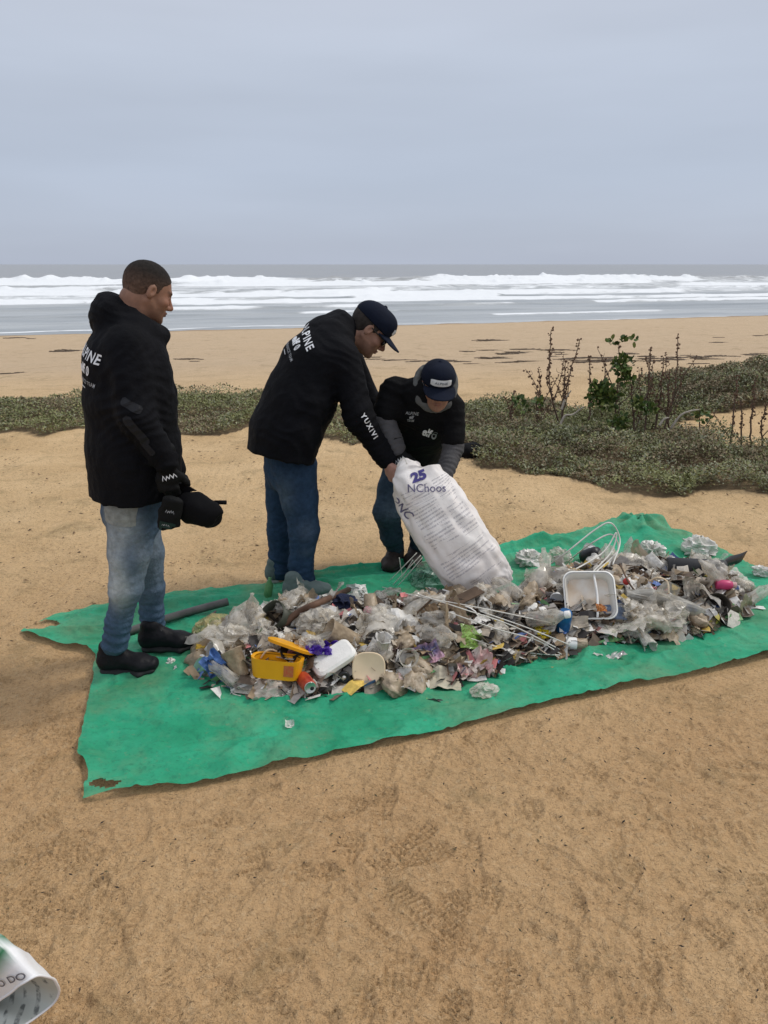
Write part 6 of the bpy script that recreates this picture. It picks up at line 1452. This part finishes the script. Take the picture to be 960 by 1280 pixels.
stalk((738, 506), (736, 446), 8.0, 'slim dry stalk just left of the leafy plant', 2, seed=11)
stalk((752, 500), (757, 448), 8.2, 'short dark seedy stalk behind the leafy plant', 1, seed=12)
stalk((646, 505), (642, 488), 7.9, 'small half-green herb at the left end of the near dune', 2, seed=13, leafspots=((648, 500, .06, 24), (655, 508, .06, 20)), name='green_herb', group=None)
stalk((676, 508), (671, 490), 7.9, 'small yellowish herb beside the short seedy stalk', 1, seed=14, leafspots=((674, 502, .05, 18),), name='green_herb', group=None)
stalk((764, 548), (774, 428), 7.6, 'tall leafy plant with big green leaf clumps and dark flower heads', 3, .4, seed=15, name='leafy_plant', group=None,
      leafspots=((777, 456, .10, 130), (783, 472, .07, 60), (750, 492, .13, 220), (762, 500, .11, 110), (774, 528, .09, 90), (799, 506, .07, 45), (814, 512, .05, 35), (764, 428, .035, 14), (778, 426, .03, 10), (792, 424, .03, 10)))
stalk((806, 546), (813, 438), 7.6, 'dark seedy stalk right of the leafy plant', 3, seed=17); stalk((818, 538), (829, 446), 7.8, 'dark seedy stalk second right of the leafy plant', 2, seed=19)
stalk((828, 542), (848, 418), 7.7, 'tallest dry stalk on the right, with dense pods on its tip', 3, seed=21); stalk((838, 540), (838, 462), 7.8, 'bushy grey-brown stalk among the right stalks', 3, .8, seed=22); stalk((795, 545), (788, 470), 7.6, 'bare brown stalk close behind the leafy plant', 3, .5, seed=23)
stalk((876, 526), (874, 512), 7.9, 'small lime green tuft on the right dune', 1, 0, seed=25, leafspots=((876, 519, .085, 50),), name='green_herb', group=None)
for i, (a, b_, lb) in enumerate((((914, 545), (922, 470), 'dry stalk before the bare sand hollow'), ((928, 545), (926, 500), 'thin stalk right of the bare sand hollow'), ((940, 548), (945, 472), 'dry stalk near the right picture edge'), ((955, 548), (957, 505), 'short rusty stalk at the right picture edge'))): stalk(a, b_, 7.4, lb, 1, .7, seed=31+i)
def gnarl(pts, Y, label):
    p = bez([P(a, b_, Y) for a, b_ in pts], 24); v, f = tube_vf(p, np.linspace(.014, .006, len(p)), 6); c = p.mean(0); o = link('bleached_stem', mesh_np('bleached_stem', v-c, f), M_PALE); o.location = c; tag(o, label, 'branch')
gnarl([(698, 536), (706, 520), (716, 518), (730, 508)], 7.7, 'pale bleached forked stem lying among the left stalks'); gnarl([(702, 512), (706, 500), (714, 488)], 7.9, 'short pale stem at the foot of the leftmost tall stalk')
gnarl([(838, 536), (850, 520), (862, 514), (874, 512)], 7.7, 'pale crooked stem under the right stalks'); gnarl([(824, 532), (830, 524), (836, 522)], 7.6, 'tiny white stem below the right stalks')
# ------------------------------------------------------------------ seaweed left by the tide
M_WEED = mat('dry_seaweed', (.115, .085, .058), .9, .4, 12)
weed = []
for s in range(5):
    r = np.random.default_rng(1000+s); L_ = []
    for k in range(26):
        c = np.array([r.normal(0, .32), r.normal(0, .16), .03]); q = bez([c+np.array([r.normal(0, .2), r.normal(0, .1), abs(r.normal(0, .03))]) for _ in range(3)], 6); L_.append(tube_vf(q, r.uniform(.02, .05), 5))
    v, f = join_vf(L_); weed.append(mesh_with('seaweed_clump', v, f, M_WEED, False))
r = np.random.default_rng(1100); wp = [(15, 466), (92, 439), (235, 450), (498, 450), (470, 447), (515, 451), (612, 427), (690, 439), (702, 446), (735, 447), (745, 452), (762, 449), (800, 447), (812, 450), (832, 449), (850, 447), (622, 447), (596, 439), (640, 441), (904, 425), (955, 419), (880, 447), (918, 446), (945, 446), (655, 452), (560, 449), (585, 455), (30, 425), (775, 455), (715, 450), (660, 441), (870, 452), (785, 443)]
wp = [(a+r.normal(0, 9), b_+r.normal(0, 1.8)) for a, b_ in wp for _ in range(2)]
for i, (px, py) in enumerate(wp):
    d = ray(px, py); o0 = np.array([0, 0, CAM_H])
    for t in np.arange(8, 80, .1):
        p = o0+d*t
        if p[2] < base(p[0], p[1]): break
    o = bpy.data.objects.new('seaweed_clump', weed[i % 5]); COL.objects.link(o); k = p[1]/22*r.uniform(.22, .55); o.location = (p[0], p[1], float(base(p[0], p[1]))); o.scale = (k*r.uniform(.7, 1.5), k*r.uniform(.6, 1.0), k*.45); o.rotation_euler = (0, 0, r.uniform(-.2, .25))
    tag(o, 'dark flat clump of dried seaweed on the beach beyond the dune', 'seaweed', 'seaweed along the tide line')
# ------------------------------------------------------------------ dark bundle by the helper, bits on the sand
S_ = SDF(*bounds([G(582, 574), G(600, 562)], .28), .008); c = G(586, 573)
S_.ell(c+np.array([0, .05, .05]), (.13, .10, .085), None, .03); S_.ell(c+np.array([.07, .08, .08]), (.07, .07, .06), None, .04); S_.warp(lambda x, y, z: .010*fbm(x*14, y*14, z*14, 3, 5)); v, f = S_.mesh()
b = thing('bundle', 'black soft bundle left on the sand beside the crouching helper', 'bag', c); wobj('bag_body', v, f, M_TEE, b)
def bits(name, n, xr, yr, sz, pal, label, seed, pw=1.0, poly=None):
    r = np.random.default_rng(seed); y = yr[0]+(yr[1]-yr[0])*r.random(n)**pw; x = r.uniform(-1, 1, n)*y*.66; k = fbm(x*1.3, y*1.3, 0, 3, seed) > r.normal(-.05, .3, n)
    k &= ~inpoly(x, y, NETP); x, y = x[k], y[k]; n = len(x)
    a = r.uniform(0, 6.28, n); ln = sz*r.uniform(.3, 1.0, n)**1.5*(1+.15*y); wd = ln*r.choice([.09, .13, .13, .4], n); d = np.stack([np.cos(a), np.sin(a), r.uniform(-.15, .25, n)], -1); s = np.stack([-np.sin(a), np.cos(a), 0*a], -1)
    p = np.stack([x, y, base(x, y)+.011*(y < 14)], -1); L_, W_ = ln[:, None], wd[:, None]; u = np.array([0, 0, 1.0])
    V = np.stack([p-d*L_, p-s*W_, p+d*L_, p+s*W_, p+u*W_*.9], 1).reshape(-1, 3); b = np.arange(n)[:, None]*5; F = np.concatenate([b+np.array(q) for q in ([[0, 1, 4]], [[1, 2, 4]], [[2, 3, 4]], [[3, 0, 4]])])
    C = np.array(pal)[r.integers(0, len(pal), n)]; o = link(name, mesh_np(name, V, F, False, col=np.repeat(C, 5, 0)), mat('beach_bits', (0, 0, 0), .9, .2, attrcol=True), kind='stuff'); tag(o, label, 'plant debris')
NETP = poly_px([(103, 1000), (250, 980), (400, 945), (640, 893), (880, 838), (960, 820), (1110, 786), (960, 716), (790, 651), (620, 686), (400, 717), (66, 772), (26, 790), (118, 818), (98, 945)])
bits('twig_bits', 4200, None, (1.25, 4.5), .0074, [(.05, .035, .022), (.09, .065, .04), (.035, .028, .022), (.12, .10, .05)], 'small dark twigs and dry plant bits scattered on the near sand', 1201)
bits('straw_bits', 9000, None, (3.2, 8.0), .011, [(.16, .10, .055), (.26, .17, .09), (.09, .06, .035)], 'fine brown plant crumbs scattered on the sand behind the net', 1203)

# ------------------------------------------------------------------ say which loose piece is which, by its neighbour
NICK = {'bright yellow plastic tub': 'yellow tub', 'flat yellow plastic lid': 'flat yellow lid', 'crushed red drink can': 'red can', 'round cream-coloured lid': 'round cream lid', 'thick white foam block': 'white foam block',
        'crumpled bright blue snack': 'bright blue wrapper', 'mint green': 'mint green pot', 'shiny beige printed pouch': 'shiny pouch', 'silver foil ball': 'silver foil ball', 'dark olive broken bucket': 'olive bucket', 'yellow-tinted clear bag in': 'yellow-tinted bag',
        'green squashed bottle': 'green bottle', 'dark navy balled cloth': 'navy cloth', 'grey cup standing upside': 'upside-down cup', 'clear cup with its round': 'open clear cup', 'tall clear cup': 'tall clear cup', 'round clear cup lid': 'clear cup lid',
        'flat beige board': 'beige board', 'lime green film': 'lime green film', 'pink and white patterned': 'patterned cloth', 'curled beige paper': 'curled beige paper', 'pale torn card below': 'pale torn card', 'blue tin can': 'blue can', 'big clear crushed bottle': 'big clear bottle',
        'crushed clear bottle with white': 'labelled clear bottle', 'pale two-compartment': 'food tray', 'white edged rusty': 'rusty plate', 'long grey plastic sleeve': 'grey plastic sleeve', 'whitish airy film': 'whitish airy bag', 'pale film bag just': 'pale bag by the sack',
        'dark grey rubber tube': 'rubber tube', 'magenta pink': 'pink bottle', 'dark brown broken pot': 'dark brown pot', 'dull yellow round': 'dull yellow lid', 'small red bottle cap': 'red bottle cap', 'black squat': 'black squat bottle', 'crumpled red wrapper': 'red wrapper',
        'torn bright yellow scrap': 'torn yellow scrap', 'blue and pink wrapper': 'blue and pink wrapper', 'white balled bag': 'white balled bag', 'milky film bag': 'milky film bag', 'long clear film bag': 'long clear bag'}
LM = [(np.array(o.location)[:2], v) for o, lb in HEROES for k, v in NICK.items() if lb.startswith(k)]
used = set()
for o in LOOSE:
    p = np.array(o.location)[:2]; cand = sorted(LM, key=lambda q: np.hypot(*(q[0]-p))); base_l = o['label']; big = max(o.scale)
    for q, nm in cand[:16]:
        d = p-q; w_ = ('just right of' if d[0] > 0 else 'just left of') if abs(d[0]) > abs(d[1]) else ('just behind' if d[1] > 0 else 'just in front of')
        if np.hypot(*d) > .28: w_ = w_.replace('just ', 'farther ' if 'right' in w_ or 'left' in w_ else 'farther ')
        lb = f'{base_l} {w_} the {nm}'
        if lb not in used: break
    used.add(lb); o['label'] = lb
